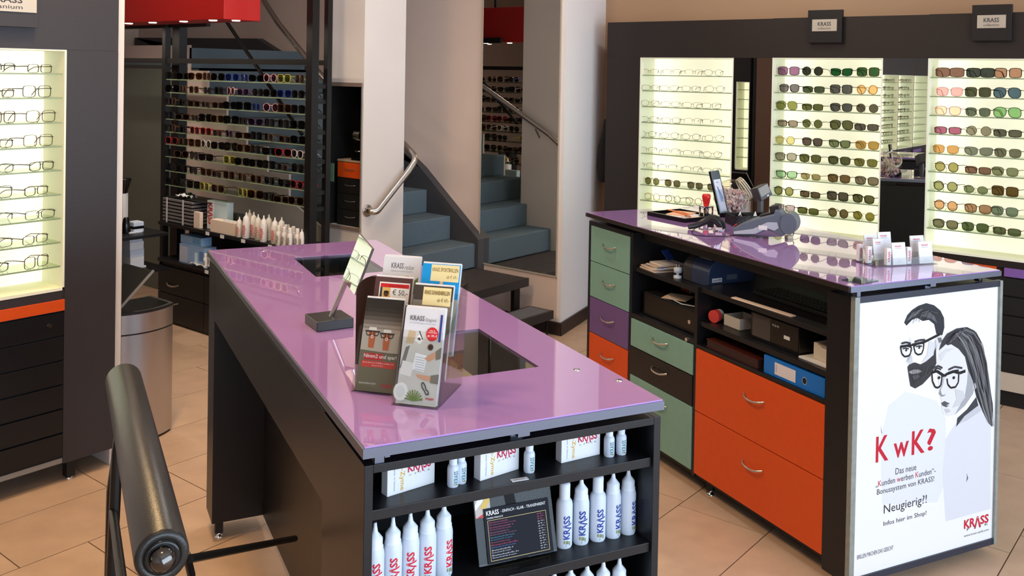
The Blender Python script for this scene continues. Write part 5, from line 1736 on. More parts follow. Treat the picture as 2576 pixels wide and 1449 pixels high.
# row of tall bottles, red print (left) and blue print (right)
zS2 = SHZ[1]
lefts = [(0.545, 1.705), (0.583, 1.712), (0.621, 1.720), (0.659, 1.727), (0.697, 1.735)]
for k, (a, b) in enumerate(lefts):
    p = c2w(a, b, zS2)
    bottle('tall white bottle with red lettering, %s from left on the middle shelf' % ORD[k], p, 0.146, 0.0185, 'nozzle', INKR, 'KR\u039bSS', 'tall bottles on the middle counter shelf', TOE(p) + R((12, 8, 6, 8, 44)[k]))
rx_ = [(1418, 1372), (1460, 1363), (1502, 1355), (1540, 1347), (1578, 1338)]
for k, (px, py) in enumerate(rx_):
    p = cpos(px, py, zS2)
    knd = 'flip' if k in (0, 2) else 'nozzle'
    bottle('tall white %s bottle with blue lettering, %s of the right-hand five' % ('flip cap' if knd == 'flip' else 'nozzle', ORD[k]), p, (0.136, 0.143, 0.138, 0.143, 0.143)[k], 0.0178, knd, INKB, 'KR\u039bSS', 'tall bottles on the middle counter shelf', TOE(p) + R((20, 12, 22, 48, 56)[k]))
zS3 = SHZ[2]
for k, a in enumerate((0.950, 0.988, 1.026, 1.064, 1.102)):
    p = c2w(a, 1.735 - 0.004*k, zS3)
    bottle('tall white bottle on the lowest visible counter shelf, %s from left' % ORD[k], p, 0.143, 0.0185, 'nozzle', INKB, 'KR\u039bSS', 'bottles on the lowest counter shelf', TOE(p) + R(15))
# upper shelf: tablet boxes and small bottles
zS1 = SHZ[0]
YELI = mat('ink_ochre', (206, 160, 50), 0.6)
def tablet_box(label, x0, y0, x1, y1):
    a, b = onzc(x0, y0, zS1), onzc(x1, y1, zS1)
    d = b - a
    w = d.length
    t = thing('tablet_box', label, 'box', c2w(a.x, a.y, zS1), CROT + math.atan2(d.y, d.x), 'white tablet boxes on the upper counter shelf')
    MB().box(0, w, 0, 0.022, 0, 0.062).build('carton', WHITEC, t, 0.0008)
    q = Print(t, (0, 0, 0), (w, 0, 0), (0, 0, 0.062), (0, -1, 0))
    q.text('KR\u039bSS', 0.42, 0.58, 0.92, 0.86, mat('ink_crimson', (178, 22, 60), 0.6))
    q.text('O  P  T  I  K', 0.44, 0.46, 0.90, 0.52, INK, 1)
    mb = q._mb(YELI)
    put_text(mb, 'k-Zyme', q.at(0.24, 0.88), q.at(0.24, 0.08) - q.at(0.24, 0.88), q.at(0.36, 0.88) - q.at(0.24, 0.88))
    mb = q._mb(INKB)
    put_text(mb, 'Inhalt: 12 Tabletten', q.at(0.13, 0.80), q.at(0.13, 0.12) - q.at(0.13, 0.80), q.at(0.16, 0.80) - q.at(0.13, 0.80), 1)
    q.done('lettering')
tablet_box('white tablet box at the left end of the upper counter shelf', 974, 1251, 1093, 1214)
tablet_box('white tablet box in the middle of the upper counter shelf', 1208, 1211, 1305, 1180)
tablet_box('white tablet box towards the right end of the upper counter shelf', 1412, 1166, 1509, 1143)
for k, (px, py, w_) in enumerate(((1139, 1222, 'front left of the pair beside the left tablet box'), (1159, 1213, 'rear right of the pair beside the left tablet box'), (1331, 1186, 'standing alone beside the middle tablet box'), (1532, 1146, 'left of the pair at the shelf end'), (1562, 1141, 'right of the pair at the shelf end'))):
    p = cpos(px, py, zS1)
    bottle('small white bottle, ' + w_, p, 0.060, 0.0115, 'small', mat('ink_teal', (40, 110, 110), 0.7), 'KRASS', 'small bottles on the upper counter shelf', TOE(p) + R(34), textspan=(0.05, 0.55))
p = onzc(1307, 1207, zS1)
t = thing('price_label', 'small white price label lying on the upper counter shelf edge', 'label', c2w(p.x, p.y, zS1 + 0.0002), CROT + R(-3))
MB().box(-0.018, 0.018, -0.006, 0.006, 0, 0.001).build('card', WHITEC, t)
lettering(t, [('KRASS', (-0.013, -0.002, 0.0012), (0.024, 0, 0), (0, 0.004, 0))], INK)
# clear L-stand with the dark price card
a, b = onzc(1184, 1412, zS2), onzc(1398, 1385, zS2)
a, b = onzc(1206, 1430, zS2), onzc(1402, 1388, zS2)
d = b - a
w = d.length
ps = thing('price_list_stand', 'clear acrylic stand holding a dark price card between the bottle rows', 'price stand', c2w(a.x, a.y, zS2), CROT + math.atan2(d.y, d.x))
hS, ln = 0.135, 0.045
upS = Vector((0, ln, hS))
MB().prism([(0, 0, 0.002), (w, 0, 0.002), Vector((w, 0, 0.002)) + upS, Vector((0, 0, 0.002)) + upS], (0, 0.002, 0)).build('back_sheet', ACRYL, ps)
MB().box(-0.004, w + 0.002, -0.035, 0.004, 0, 0.002).build('foot_sheet', ACRYL, ps)
CARD = mat('dark_price_card', (24, 25, 34), 0.6, spec=0.15)
dark = MB().prism([Vector((0, 0.0025, 0.004)), Vector((w, 0.0025, 0.004)), Vector((w, 0.0025, 0.004)) + upS*0.98, Vector((0, 0.0025, 0.004)) + upS*0.98], (0, 0.0015, 0)).build('backing_card', mat('dark_backing', (16, 16, 22), 0.5, spec=0.15), ps)
q = Print(ps, Vector((0.022, -0.0006, 0.006)), (w*0.80, 0, 0), upS*0.72, (0, -1, 0.33))
CD = q.rect(-0.02, -0.02, 1.03, 1.0, CARD)
q.text('KRASS', 0.02, 0.865, 0.22, 0.955, INKW)
q.text('- EINFACH - KLAR - TRANSPARENT', 0.25, 0.88, 0.98, 0.935, INKW)
q.text('UNSERE PREISLISTE', 0.02, 0.80, 0.28, 0.83, INKW, 1)
FRM = pm((206, 184, 120))
q.line([(0.03, 0.77), (0.97, 0.77), (0.97, 0.03), (0.03, 0.03), (0.03, 0.77)], 0.004, FRM, 1.3)
rows_ = [(168, 70, 110)]*4 + [(150, 90, 120)]*2 + [(70, 130, 160)]*2 + [(180, 60, 100)]*2 + [(70, 120, 190)] + [(210, 210, 216)]*4
for i, c in enumerate(rows_):
    y = 0.715 - i*0.046
    q.text('Einstaerkenbrille komplett'[: 18 + (i*5) % 9], 0.05, y, 0.05 + 0.30 + 0.04*((i*7) % 4), y + 0.026, pm(c), 1)
    q.text('ab 39,-' if i % 2 else '69,-', 0.82, y, 0.94, y + 0.026, pm((206, 80, 120) if i < 3 else (216, 216, 220)), 1)
q.done()
pc = Print(ps, Vector((0.002, 0.0005, 0.004)) + upS*0.62, (0.034, 0, 0), upS*0.34, (0, -1, 0.33))
pc.rect(0, 0, 1, 1, pm((190, 176, 168)))
pc.poly([(0, 0.5), (0.4, 0.95), (0.8, 1), (0.5, 0.6), (0, 0.3)], pm((236, 230, 226)))
pc.poly([(0, 0.0), (0.9, 0.25), (1, 0.1), (0.4, 0)], pm((190, 50, 46)))
pc.poly([(0.3, 0.4), (0.9, 0.9), (1, 0.6), (0.6, 0.3)], pm((214, 178, 90)))
pc.done()

# ================================================================== things on the cash counter
def on2(px, py, z=ZT): return onz(px, py, z)
# tray with pens
p = c2w(2.735, 3.765, ZT)
tr = thing('pen_tray', 'flat dark tray with pale leaflets and orange pencils on the cash counter', 'tray', p, CROT + R(8))
MB().box(-0.105, 0.105, -0.125, 0.125, 0, 0.006).build('bottom', BLACKM, tr)
for x0, x1, y0, y1 in ((-0.11, 0.11, -0.13, -0.122), (-0.11, 0.11, 0.122, 0.13), (-0.11, -0.102, -0.122, 0.122), (0.102, 0.11, -0.122, 0.122)):
    MB().box(x0, x1, y0, y1, 0, 0.020).build('rim', BLACKG, tr, 0.001)
for k in range(3):
    o = tag(MB().box(-0.07, 0.07, -0.05, 0.05, 0, 0.003).build('leaflet', (CREAM, WHITEC, pm((226, 176, 140)))[k]), ('cream', 'white', 'orange')[k] + ' leaflet lying in the pen tray on the cash counter', 'leaflet')
    o.location = (p.x - 0.01 + 0.02*k, p.y + 0.02*k - 0.02, ZT + 0.0065 + 0.0032*k)
    o.rotation_euler = (0, 0, CROT + R(20*k - 10))
for k in range(5):
    o = thing('pencil', 'orange pencil lying in the pen tray, %s of five' % ORD[k], 'pencil', (p.x - 0.02 + 0.012*k, p.y + 0.018*k - 0.03, ZT + 0.0205), CROT + R(70 + 6*k), 'pencils in the tray')
    MB().cyl((-0.08, 0, 0), (0.07, 0, 0), 0.004, 6).build('shaft', pm((230, 140, 96)), o)
    MB().cyl((0.07, 0, 0), (0.088, 0, 0), 0.004, 6, 0.0006).build('tip', pm((224, 196, 160)), o)
# red stamp on its chrome stand
p = on2(1776, 548)
t = thing('red_stamp', 'red handled rubber stamp standing on a small chrome frame', 'stamp', p, CROT)
for x in (-0.024, 0.024):
    for y in (-0.018, 0.018):
        MB().box(x - 0.003, x + 0.003, y - 0.003, y + 0.003, 0, 0.052).build('leg', CHROME, t)
MB().box(-0.028, 0.028, -0.022, 0.022, 0.052, 0.058).build('bridge', CHROME, t, 0.001)
MB().box(-0.020, 0.020, -0.014, 0.014, 0.004, 0.020).build('stamp_plate', BLACKM, t)
MB().cyl((0, 0, 0.020), (0, 0, 0.052), 0.005, 8).build('stem', STEEL, t)
MB().lathe([(0.012, 0.058), (0.014, 0.066), (0.020, 0.096), (0.021, 0.108), (0.017, 0.116), (0, 0.117)], n=20).build('handle', mat('red_plastic', (200, 32, 26), 0.3), t)
# narrow tilted information board
p0, p1 = on2(1822, 545), None
t = thing('tilted_info_board', 'narrow tilted info board with blue print between stamp and candy jar', 'board', p0, CROT + R(58))
dd_ = p0.dot(fw)
Mb = (Matrix.Translation(p0) @ Matrix.Rotation(CROT + R(58), 4, 'Z')).inverted()
tl, tr_, br = Mb @ at_depth(1787, 431, dd_ - 0.03), Mb @ at_depth(1809, 428, dd_ + 0.02), Mb @ at_depth(1833, 536, dd_ + 0.02)
bl = tl + (br - tr_)
nn = (tr_ - tl).cross(br - tr_).normalized()
eye_l = Mb @ EYE
if nn.dot(eye_l) < 0: nn = -nn
MB().prism([bl, br, tr_, tl], -nn*0.012).build('board', BLACKG, t, 0.001)
q = Print(t, bl, br - bl, tl - bl, nn)
q.rect(0.12, 0.06, 0.90, 0.80, pm((196, 206, 226)))
q.rect(0.12, 0.56, 0.90, 0.80, pm((232, 234, 240)))
q.poly([(0.3, 0.66), (0.45, 0.62), (0.80, 0.34), (0.55, 0.36)], pm((96, 126, 156)))
q.poly([(0.4, 0.5), (0.6, 0.45), (0.75, 0.28), (0.45, 0.30)], pm((140, 164, 196)))
for i in range(5):
    q.rect(0.25, 0.10 + 0.035*i, 0.80, 0.118 + 0.035*i, pm((230, 236, 246)))
q.rect(0.35, 0.72, 0.62, 0.745, pm((170, 172, 190)))
q.done()
MB().obox((0.0, 0.0, 0.010), (0.030, 0, 0), (0, 0.025, 0), (0, 0, 0.010)).build('foot', BLACKG, t)
# candy jar
p = c2w(3.035, 3.77, ZT)
t = thing('candy_jar', 'tilted round glass jar full of silvery wrapped sweets on the cash counter', 'jar', p, CROT)
JR = 0.088
JG = clear_mat('jar_glass', (244, 240, 232), ior=1.45)
Mj = Matrix.Translation((0, 0, JR)) @ Vector((0, 0, 1)).rotation_difference(Vector((0.80, -0.30, 0.55))).to_matrix().to_4x4()
jm = MB()
prof = [(0.0, -JR*0.92), (JR*0.45, -JR*0.90), (JR*0.80, -JR*0.60), (JR, -JR*0.05), (JR*0.93, JR*0.40), (JR*0.68, JR*0.74), (JR*0.60, JR*0.84), (JR*0.62, JR*0.92), (JR*0.66, JR*0.98)]
jm.lathe(prof, n=28).xf(Mj)
jm.build('glass_body', JG, t)
for q_ in (0.80, 0.92, 1.03):
    MB().tube([(JR*0.64*math.cos(2*PI*i/24), JR*0.64*math.sin(2*PI*i/24), JR*q_) for i in range(24)], 0.0035, 6, closed=True).xf(Mj).build('screw_ring', mat('jar_ring', (206, 200, 180), 0.1, 0.2), t)
cand = MB()
rc = random.Random(5)
SILV = [mat('wrapper_silver', (232, 222, 228), 0.3, 0.1), mat('wrapper_rose', (226, 190, 200), 0.35, 0.0), mat('wrapper_grey', (160, 152, 158), 0.3, 0.1), mat('wrapper_white', (236, 232, 236), 0.4)]
cnt = 0
while cnt < 260:
    v = Vector((rc.uniform(-1, 1), rc.uniform(-1, 1), rc.uniform(-1, 1)))
    if v.length > 0.92 or v.z > 0.45: continue
    c = v*JR + Vector((0, 0, JR))
    cand.cm = rc.randrange(4)
    e = Euler((rc.uniform(0, 6), rc.uniform(0, 6), rc.uniform(0, 6))).to_matrix()
    x_, y_, z_ = e @ Vector((0.011, 0, 0)), e @ Vector((0, 0.006, 0)), e @ Vector((0, 0, 0.004))
    cand.add([c + x_, c + x_*0.5 + y_, c - x_*0.5 + y_, c - x_, c - x_*0.5 - y_, c + x_*0.5 - y_, c + z_, c - z_],
             [(0, 1, 6), (1, 2, 6), (2, 3, 6), (3, 4, 6), (4, 5, 6), (5, 0, 6), (1, 0, 7), (2, 1, 7), (3, 2, 7), (4, 3, 7), (5, 4, 7), (0, 5, 7)])
    cnt += 1
o = cand.build('sweets', SILV)
o.location = p
o['kind'] = 'stuff'
o['label'] = 'silvery and rose wrapped sweets filling the tilted glass jar'
o['category'] = 'sweets'
# divided black box
p = on2(1912, 572)
p = c2w(2.93, 3.475, ZT)
t = thing('divided_box', 'low black divided box behind the card terminal with white cards inside', 'box', p, CROT + R(-16))
w_, d_, h_ = 0.115, 0.06, 0.048
for x0, x1, y0, y1 in ((-w_, w_, -d_, -d_ + 0.005), (-w_, w_, d_ - 0.005, d_), (-w_, -w_ + 0.005, -d_, d_), (w_ - 0.005, w_, -d_, d_), (-0.04, -0.036, -d_, d_), (0.05, 0.054, -d_, d_)):
    MB().box(x0, x1, y0, y1, 0.003, h_).build('wall', BLACKM, t)
MB().box(-w_, w_, -d_, d_, 0, 0.003).build('bottom', BLACKM, t)
for k, (x, s) in enumerate(((-0.075, 1), (0.0, -1))):
    MB().prism([(x - 0.022, -0.02, 0.01), (x + 0.02, -0.02, 0.01), (x + 0.01, 0.0, 0.062)], (0, 0.003, 0)).build('card', WHITEC, t)
# customer display on a pole
p = on2(1912, 556)
dd2 = p.dot(fw)
t = thing('customer_display', 'dark customer display head on a grey pole at the register', 'display', p, CROT + R(-20))
Mc = (Matrix.Translation(p) @ Matrix.Rotation(CROT + R(-20), 4, 'Z')).inverted()
GREYP = mat('grey_plastic', (74, 74, 78), 0.4)
zt_ = at_depth(1912, 506, dd2).z - ZT
MB().tube([(0, 0, 0), (0, 0, zt_ + 0.02)], 0.0145, 14).build('pole', GREYP, t)
MB().lathe([(0.05, 0), (0.05, 0.006), (0.02, 0.012), (0.0, 0.012)], n=20).build('pole_base', GREYP, t)
hc = Mc @ at_depth(1913, 484, dd2)
he = [Mc @ at_depth(*q_, dd2 + e_) for q_, e_ in (((1904, 473), -0.03), ((1931, 460), -0.02), ((1944, 490), -0.02), ((1916, 506), -0.03))]
nb = (he[1] - he[0]).cross(he[3] - he[0]).normalized()
if nb.dot((Mc @ EYE) - hc) < 0: nb = -nb
bvec = (Mc @ at_depth(1887, 476, dd2 + 0.03)) - he[0]
MB().prism(he, bvec).build('head', mat('display_shell', (58, 54, 52), 0.4), t, 0.002)
q = Print(t, he[3], he[2] - he[3], he[0] - he[3], nb)
q.rect(0.10, 0.26, 0.90, 0.90, mat('display_glass', (122, 112, 96), 0.12))
q.rect(0.55, 0.08, 0.70, 0.18, pm((214, 214, 214)))
q.done()
# bar code scanner lying on its side, with cable
p = on2(1790, 590)
t = thing('barcode_scanner', 'black hand-held barcode scanner lying on the cash counter with its cable', 'scanner', c2w(2.62, 3.42, ZT), CROT + R(-38))
t.scale = (0.85, 0.85, 0.85)
SCB = mat('scanner_black', (30, 30, 34), 0.28)
MB().tube([(-0.095, -0.02, 0.014), (-0.06, -0.008, 0.020), (-0.02, 0.0, 0.040), (0.02, 0.004, 0.062), (0.045, 0.0, 0.066)], [0.013, 0.015, 0.019, 0.022, 0.018], 12).build('handle', SCB, t)
MB().tube([(0.02, 0.0, 0.064), (0.05, 0.0, 0.055), (0.075, 0.0, 0.030), (0.082, 0.0, 0.010)], [0.018, 0.024, 0.024, 0.020], 12).build('head', SCB, t)
MB().box(0.045, 0.080, -0.026, -0.022, 0.006, 0.020).build('sticker', WHITEC, t)
MB().obox((0.02, -0.004, 0.030), (0.016, 0, 0), (0, 0.006, 0), (0, 0, 0.014)).build('trigger', BLACKG, t)
cb = [on2(1748, 578), on2(1741, 583), on2(1743, 590), on2(1758, 594), on2(1790, 596), on2(1825, 596), on2(1852, 592), on2(1870, 586)]
Ms = (Matrix.Translation(t.location) @ Matrix.Rotation(CROT + R(-38), 4, 'Z')).inverted()
pts = [(Ms @ Vector((q_.x, q_.y, ZT + 0.003)))/0.85 for q_ in cb]
sm = []
for i in range(len(pts) - 1):
    a_, b_, c_2, d_2 = pts[max(i - 1, 0)], pts[i], pts[i + 1], pts[min(i + 2, len(pts) - 1)]
    for k in range(4):
        s_ = k/4
        sm.append(0.5*((2*b_) + (c_2 - a_)*s_ + (2*a_ - 5*b_ + 4*c_2 - d_2)*s_*s_ + (3*b_ - a_ - 3*c_2 + d_2)*s_**3))
MB().tube(sm + [pts[-1]], 0.0022, 6).build('cable', BLACKG, t)
# card terminal
tp = c2w(2.735, 3.185, ZT)
t = thing('card_terminal', 'grey card payment terminal with keypad and paper roll cover on the cash counter', 'card terminal', tp, CROT + R(-52))
t.scale = (1.0, 1.05, 1.3)
GB = mat('terminal_blue_grey', (92, 102, 116), 0.35)
GBL = mat('terminal_light_grey', (170, 178, 192), 0.35)
GBD = mat('terminal_dark', (34, 34, 38), 0.4)
# local x runs from keypad (low) to roll (high), side profile extruded along y
prof = [(-0.115, 0.006), (-0.02, 0.012), (0.03, 0.030), (0.07, 0.020), (0.095, 0.012), (0.110, 0.030), (0.105, 0.075), (0.080, 0.098), (0.060, 0.100), (0.055, 0.084), (-0.01, 0.068), (-0.075, 0.048), (-0.118, 0.026)]
MB().prism([(x, -0.040, z) for x, z in prof], (0, 0.080, 0)).build('housing', GB, t, 0.005)
sp_ = [(-0.112, 0.0065), (-0.02, 0.014), (0.03, 0.036), (0.06, 0.030), (0.078, 0.040), (0.070, 0.058), (0.03, 0.056), (-0.03, 0.030), (-0.112, 0.016)]
MB().prism([(x, -0.0425, z) for x, z in sp_], (0, 0.003, 0)).build('side_swoosh', GBL, t, 0.001)
MB().cyl((0.118, -0.046, 0.056), (0.118, 0.046, 0.056), 0.034, 28).build('roll_cover', GB, t)
MB().prism([(-0.006, -0.030, 0.0705), (0.050, -0.030, 0.0845), (0.050, 0.030, 0.0845), (-0.006, 0.030, 0.0705)], (-0.002, 0, 0.004)).build('screen', GBD, t)
MB().obox((0.055, 0.0, 0.100), (0.020, 0, 0.004), (0, 0.030, 0), (-0.002, 0, 0.010)).build('paper_slot', GBD, t, 0.002)
cols = [pm((60, 60, 64)), pm((200, 52, 44)), pm((214, 190, 60)), pm((92, 150, 80))]
for i in range(4):
    for j in range(3):
        x, y = -0.108 + 0.016*i, -0.022 + 0.022*j
        z = 0.030 + (x + 0.118)*0.51
        MB().obox((x, y, z + 0.002), (0.006, 0, 0.003), (0, 0.008, 0), (0, 0, 0.002)).build('key', cols[1 + j] if i == 0 else cols[0], t)
MB().prism([(-0.128, -0.030, 0.03), (-0.128, 0.030, 0.03), (-0.10, 0.034, 0.066), (-0.10, -0.034, 0.066)], (0.003, 0, 0)).build('keypad_shield', BLACKM, t)
MB().box(-0.006, 0.030, -0.0445, -0.0425, 0.030, 0.044).build('sticker', WHITEC, t)
# loose power plug beside the terminal
p = on2(1985, 600)
t = thing('power_adapter', 'small cream power adapter with a short cord beside the card terminal', 'adapter', p, CROT)
MB().box(-0.016, 0.016, -0.010, 0.010, 0, 0.014).build('body', pm((214, 200, 168)), t, 0.002)
MB().tube([(0.016, 0, 0.007), (0.03, 0.004, 0.02), (0.034, 0.01, 0.035), (0.026, 0.02, 0.040)], 0.002, 6).build('cord', BLACKG, t)
# card stand: clear block with white visiting cards and small cartons
q0_, q1_ = onzc(2228, 671, ZT), onzc(2352, 664, ZT)
dv = q1_ - q0_
cang = math.atan2(dv.y, dv.x)
cs = thing('card_stand', 'clear stepped acrylic card stand near the front edge of the cash counter', 'card stand', c2w(q0_.x, q0_.y, ZT), CROT + cang)
Mcs = (Matrix.Translation(cs.location) @ Matrix.Rotation(CROT + cang, 4, 'Z'))
MB().box(-0.05, dv.length + 0.01, -0.006, 0.13, 0, 0.004).build('base', ACRYL, cs)
for y_ in (0.0, 0.045, 0.09):
    MB().box(-0.048 if y_ > 0 else 0.0, dv.length + 0.008, y_ - 0.004, y_ - 0.002, 0.004, 0.030 + y_*0.25).build('rib', ACRYL, cs)
def vcard(label, x, y, z, w, h, lean=0.012):
    o = Mcs @ Vector((x, y, z))
    t = thing('visiting_cards', label, 'cards', o, CROT + cang, 'white cards in the card stand')
    up = Vector((0, lean, h))
    for i in range(4):
        MB().prism([(0, 0.0012*i, 0), (w, 0.0012*i, 0), Vector((w, 0.0012*i, 0)) + up, Vector((0, 0.0012*i, 0)) + up], (0, 0.0009, 0)).build('card', WHITEC, t)
    q = Print(t, (0, 0, 0), (w, 0, 0), up, (0, -1, 0.15))
    q.text('KR\u039bSS', 0.22, 0.80, 0.70, 0.87, INKR)
    q.rect(0.22, 0.735, 0.70, 0.748, pm((120, 116, 120)))
    q.rect(0.34, 0.19, 0.62, 0.20, pm((150, 150, 160)))
    q.rect(0.3, 0.11, 0.68, 0.118, pm((150, 150, 160)))
    q.done('lettering')
def carton(label, x, y, z, h=0.062):
    o = Mcs @ Vector((x, y, z))
    t = thing('slim_carton', label, 'box', o, CROT + cang, 'slim white cartons in the card stand')
    MB().box(0, 0.019, 0, 0.015, 0, h).build('carton', WHITEC, t, 0.0006)
    mb = MB()
    put_text(mb, 'KR\u039bSS', (0.0135, -0.0003, 0.012), (0, 0, h*0.62), (-0.0085, 0, 0))
    mb.build('lettering', INKR, t)
W2 = dv.length
vcard('white card stack, front row left in the clear card stand', 0.036, 0.002, 0.0042, 0.060, 0.080)
vcard('white card stack, front row right in the clear card stand', W2 - 0.068, 0.002, 0.0042, 0.062, 0.080)
vcard('white card stack, middle row left corner of the clear card stand', -0.012, 0.047, 0.016, 0.048, 0.076)
vcard('white card stack, middle row right in the clear card stand', W2 - 0.066, 0.047, 0.018, 0.062, 0.080)
vcard('white card stack standing tallest in the rear row of the card stand', 0.045, 0.092, 0.026, 0.060, 0.082)
vcard('white card stack, rear row left end of the clear card stand', -0.016, 0.092, 0.024, 0.054, 0.076)
carton('slim white carton with red lettering left of the front cards', 0.008, 0.004, 0.0042)
carton('slim white carton with red lettering between the two front cards', 0.100, 0.004, 0.0042)
carton('slim white carton with red lettering at the left end of card stand', -0.042, 0.048, 0.005)
carton('slim reddish lettered carton behind the left end of card stand', -0.046, 0.092, 0.005)
# small clear glass plate lying at the near corner
p = onzc(2130, 708, ZT)
o = tag(MB().box(-0.05, 0.05, -0.04, 0.04, 0, 0.003).build('glass_plate', clear_mat('plate_glass', (206, 220, 216)), None, 0.0006), 'small clear glass plate on the near corner of the cash counter', 'glass plate')
o.location = c2w(2.47, 2.375, ZT + 0.0002); o.rotation_euler = (0, 0, CROT + R(12))

# ================================================================== things inside the cash counter
def sh(a, b, z): return c2w(a, b, z)
z2 = 0.8552
t = thing('paper_pile', 'untidy pile of papers and blue cards on the upper open shelf', 'papers', sh(2.52, 3.60, z2), CROT + R(8))
for k, (w, d, m) in enumerate(((0.10, 0.07, CREAM), (0.085, 0.065, WHITEC), (0.09, 0.06, CREAM), (0.07, 0.06, WHITEC), (0.06, 0.05, pm((56, 92, 168))), (0.075, 0.045, CREAM), (0.06, 0.05, WHITEC))):
    o = MB().box(-w, w, -d, d, 0, 0.0045).build('sheet', m, t)
    o.location = (random.uniform(-0.01, 0.02), random.uniform(-0.01, 0.02), 0.0046*k)
    o.rotation_euler = (0, 0, R(random.uniform(-25, 25)))
MB().obox((0.04, 0.02, 0.060), (0.03, 0.01, 0.0), (-0.004, 0.02, 0.02), (0, -0.0007, 0.0007)).build('blue_card', pm((44, 76, 150)), t)
t = thing('white_cutter', 'small white round gadget with two discs on the upper open shelf', 'gadget', sh(2.47, 3.425, z2), CROT)
MB().lathe([(0.018, 0), (0.018, 0.010), (0.006, 0.012), (0.006, 0.022), (0.017, 0.024), (0.018, 0.044), (0.010, 0.048), (0, 0.048)], n=18).build('body', WHITEP, t)
MB().tube([(0.008*math.cos(a), 0.0, 0.055 + 0.008*math.sin(a)) for a in [2*PI*i/12 for i in range(12)]], 0.0015, 5, closed=True).build('ring', CHROME, t)
# label printer (dark blue, rounded)
t = thing('label_printer', 'dark blue rounded label printer with a paper strip on the upper shelf', 'printer', sh(2.60, 3.305, z2), CROT - PI/2)
PRB = mat('printer_blue', (44, 58, 88), 0.3)
PRD = mat('printer_dark', (48, 46, 48), 0.4)
prof = []
for i in range(11):
    a = PI*0.5*i/10
    prof.append((-0.12 + 0.14 - 0.14*math.cos(a), 0.05 + 0.085*math.sin(a)))
prof = [(-0.12, 0.0)] + prof + [(0.10, 0.120), (0.13, 0.10), (0.13, 0.0)]
# local x: depth into the counter, local y: along the counter
def pp(x, y, z): return (x, y, z)
Rz90 = Matrix.Rotation(PI/2, 4, 'Z')
MB().prism([(x, -0.085, z) for x, z in prof], (0, 0.12, 0)).xf(Rz90).build('side_shell', PRB, t, 0.003)
MB().prism([(x, 0.0352, z*0.97) for x, z in prof], (0, 0.06, 0)).xf(Rz90).build('front_shell', PRD, t, 0.003)
q = Print(t, Rz90 @ Vector((-0.10, -0.0855, 0.018)), Rz90.to_3x3() @ Vector((0.07, 0, 0)), (0, 0, 0.018), Rz90.to_3x3() @ Vector((0, -1, 0)))
q.rect(0, 0, 0.75, 1, pm((206, 212, 222)))
q.rect(1.1, 0.4, 1.9, 1.6, pm((96, 104, 120)))
q.rect(0.08, 0.38, 0.40, 0.52, pm((110, 112, 122)))
q.rect(0.44, 0.42, 0.68, 0.66, pm((120, 126, 142)))
q.done()
pts = []
for i in range(7):
    a = PI*0.5*(0.45 + 0.5*i/6)
    pts.append((-0.12 + 0.14 - 0.14*math.cos(a) - 0.001, 0.05 + 0.087*math.sin(a)))
mb = MB()
for (x0, z0_), (x1, z1_) in zip(pts[:-1], pts[1:]):
    mb.quad((x0, -0.06, z0_ + 0.001), (x1, -0.06, z1_ + 0.001), (x1, 0.02, z1_ + 0.001), (x0, 0.02, z0_ + 0.001))
mb.xf(Rz90).build('paper_strip', CREAM, t)
# lower open shelf of the middle column
z3 = 0.6405
t = thing('red_box', 'small red box at the back of the lower open shelf', 'box', sh(2.66, 3.60, z3 + 0.105), CROT)
MB().box(-0.03, 0.03, -0.05, 0.02, 0, 0.065).build('carton', mat('dull_red', (150, 34, 32), 0.5), t, 0.001)
MB().box(-0.031, 0.031, -0.056, -0.05, 0.0, 0.065).build('band', pm((190, 190, 194)), t)
t = thing('cash_box', 'black metal cash drawer box on the lower open shelf', 'cash drawer', sh(2.45, 3.245, z3), CROT)
MB().box(0.006, 0.40, 0, 0.42, 0, 0.104).build('case', BLACKM, t, 0.002)
MB().box(0.0, 0.006, 0.004, 0.416, 0.004, 0.10).build('front_plate', BLACKG, t, 0.001)
MB().cyl((-0.002, 0.06, 0.05), (0.0, 0.06, 0.05), 0.009, 12).build('lock', CHROME, t)
o = tag(MB().box(-0.05, 0.05, -0.06, 0.06, 0, 0.003).build('folded_paper', CREAM), 'folded cream paper lying on the black cash drawer', 'paper')
o.location = sh(2.53, 3.50, z3 + 0.1045); o.rotation_euler = (0, R(-2), CROT + R(30))
tag(MB().tube([sh(2.50, 3.52, z3 + 0.107), sh(2.47, 3.46, z3 + 0.112), sh(2.46, 3.38, z3 + 0.110), sh(2.50, 3.32, z3 + 0.107), sh(2.47, 3.25, z3 + 0.109)], 0.0025, 6).build('white_cable', WHITEP), 'loose white cable lying across the black cash drawer', 'cable')
# right column, upper shelf: keyboard-like black tray and a paper strip
z4 = 0.8665
t = thing('keyboard', 'black keyboard on the upper right shelf of the cash counter', 'keyboard', sh(2.62, 2.80, z4), CROT)
MB().box(-0.07, 0.07, -0.22, 0.22, 0, 0.016).build('case', BLACKM, t, 0.003)
kk = MB().box(-0.0075, 0.0075, -0.0075, 0.0075, 0, 0.005).mesh('key', mat('key_black', (30, 28, 28), 0.4))
for i in range(6):
    for j in range(20):
        part('key', kk, t, (-0.052 + 0.0195*i, -0.20 + 0.0205*j, 0.016))
a_, b_ = onzc(1845, 775, z4), onzc(1975, 802, z4)
a_, b_ = onzc(1822, 752, z4), onzc(1972, 800, z4)
o = tag(MB().box(-0.012, 0.012, -0.5, 0.5, 0, 0.004).build('paper_strip', CREAM), 'long cream paper strip along the edge of the upper right shelf', 'paper')
o.scale = (1, (b_ - a_).length, 1); m_ = (a_ + b_)/2
o.location = sh(max(m_.x, FA + 0.03), m_.y, z4 + 0.0003); o.rotation_euler = (0, 0, CROT + math.atan2((b_ - a_).y, (b_ - a_).x) + PI/2)
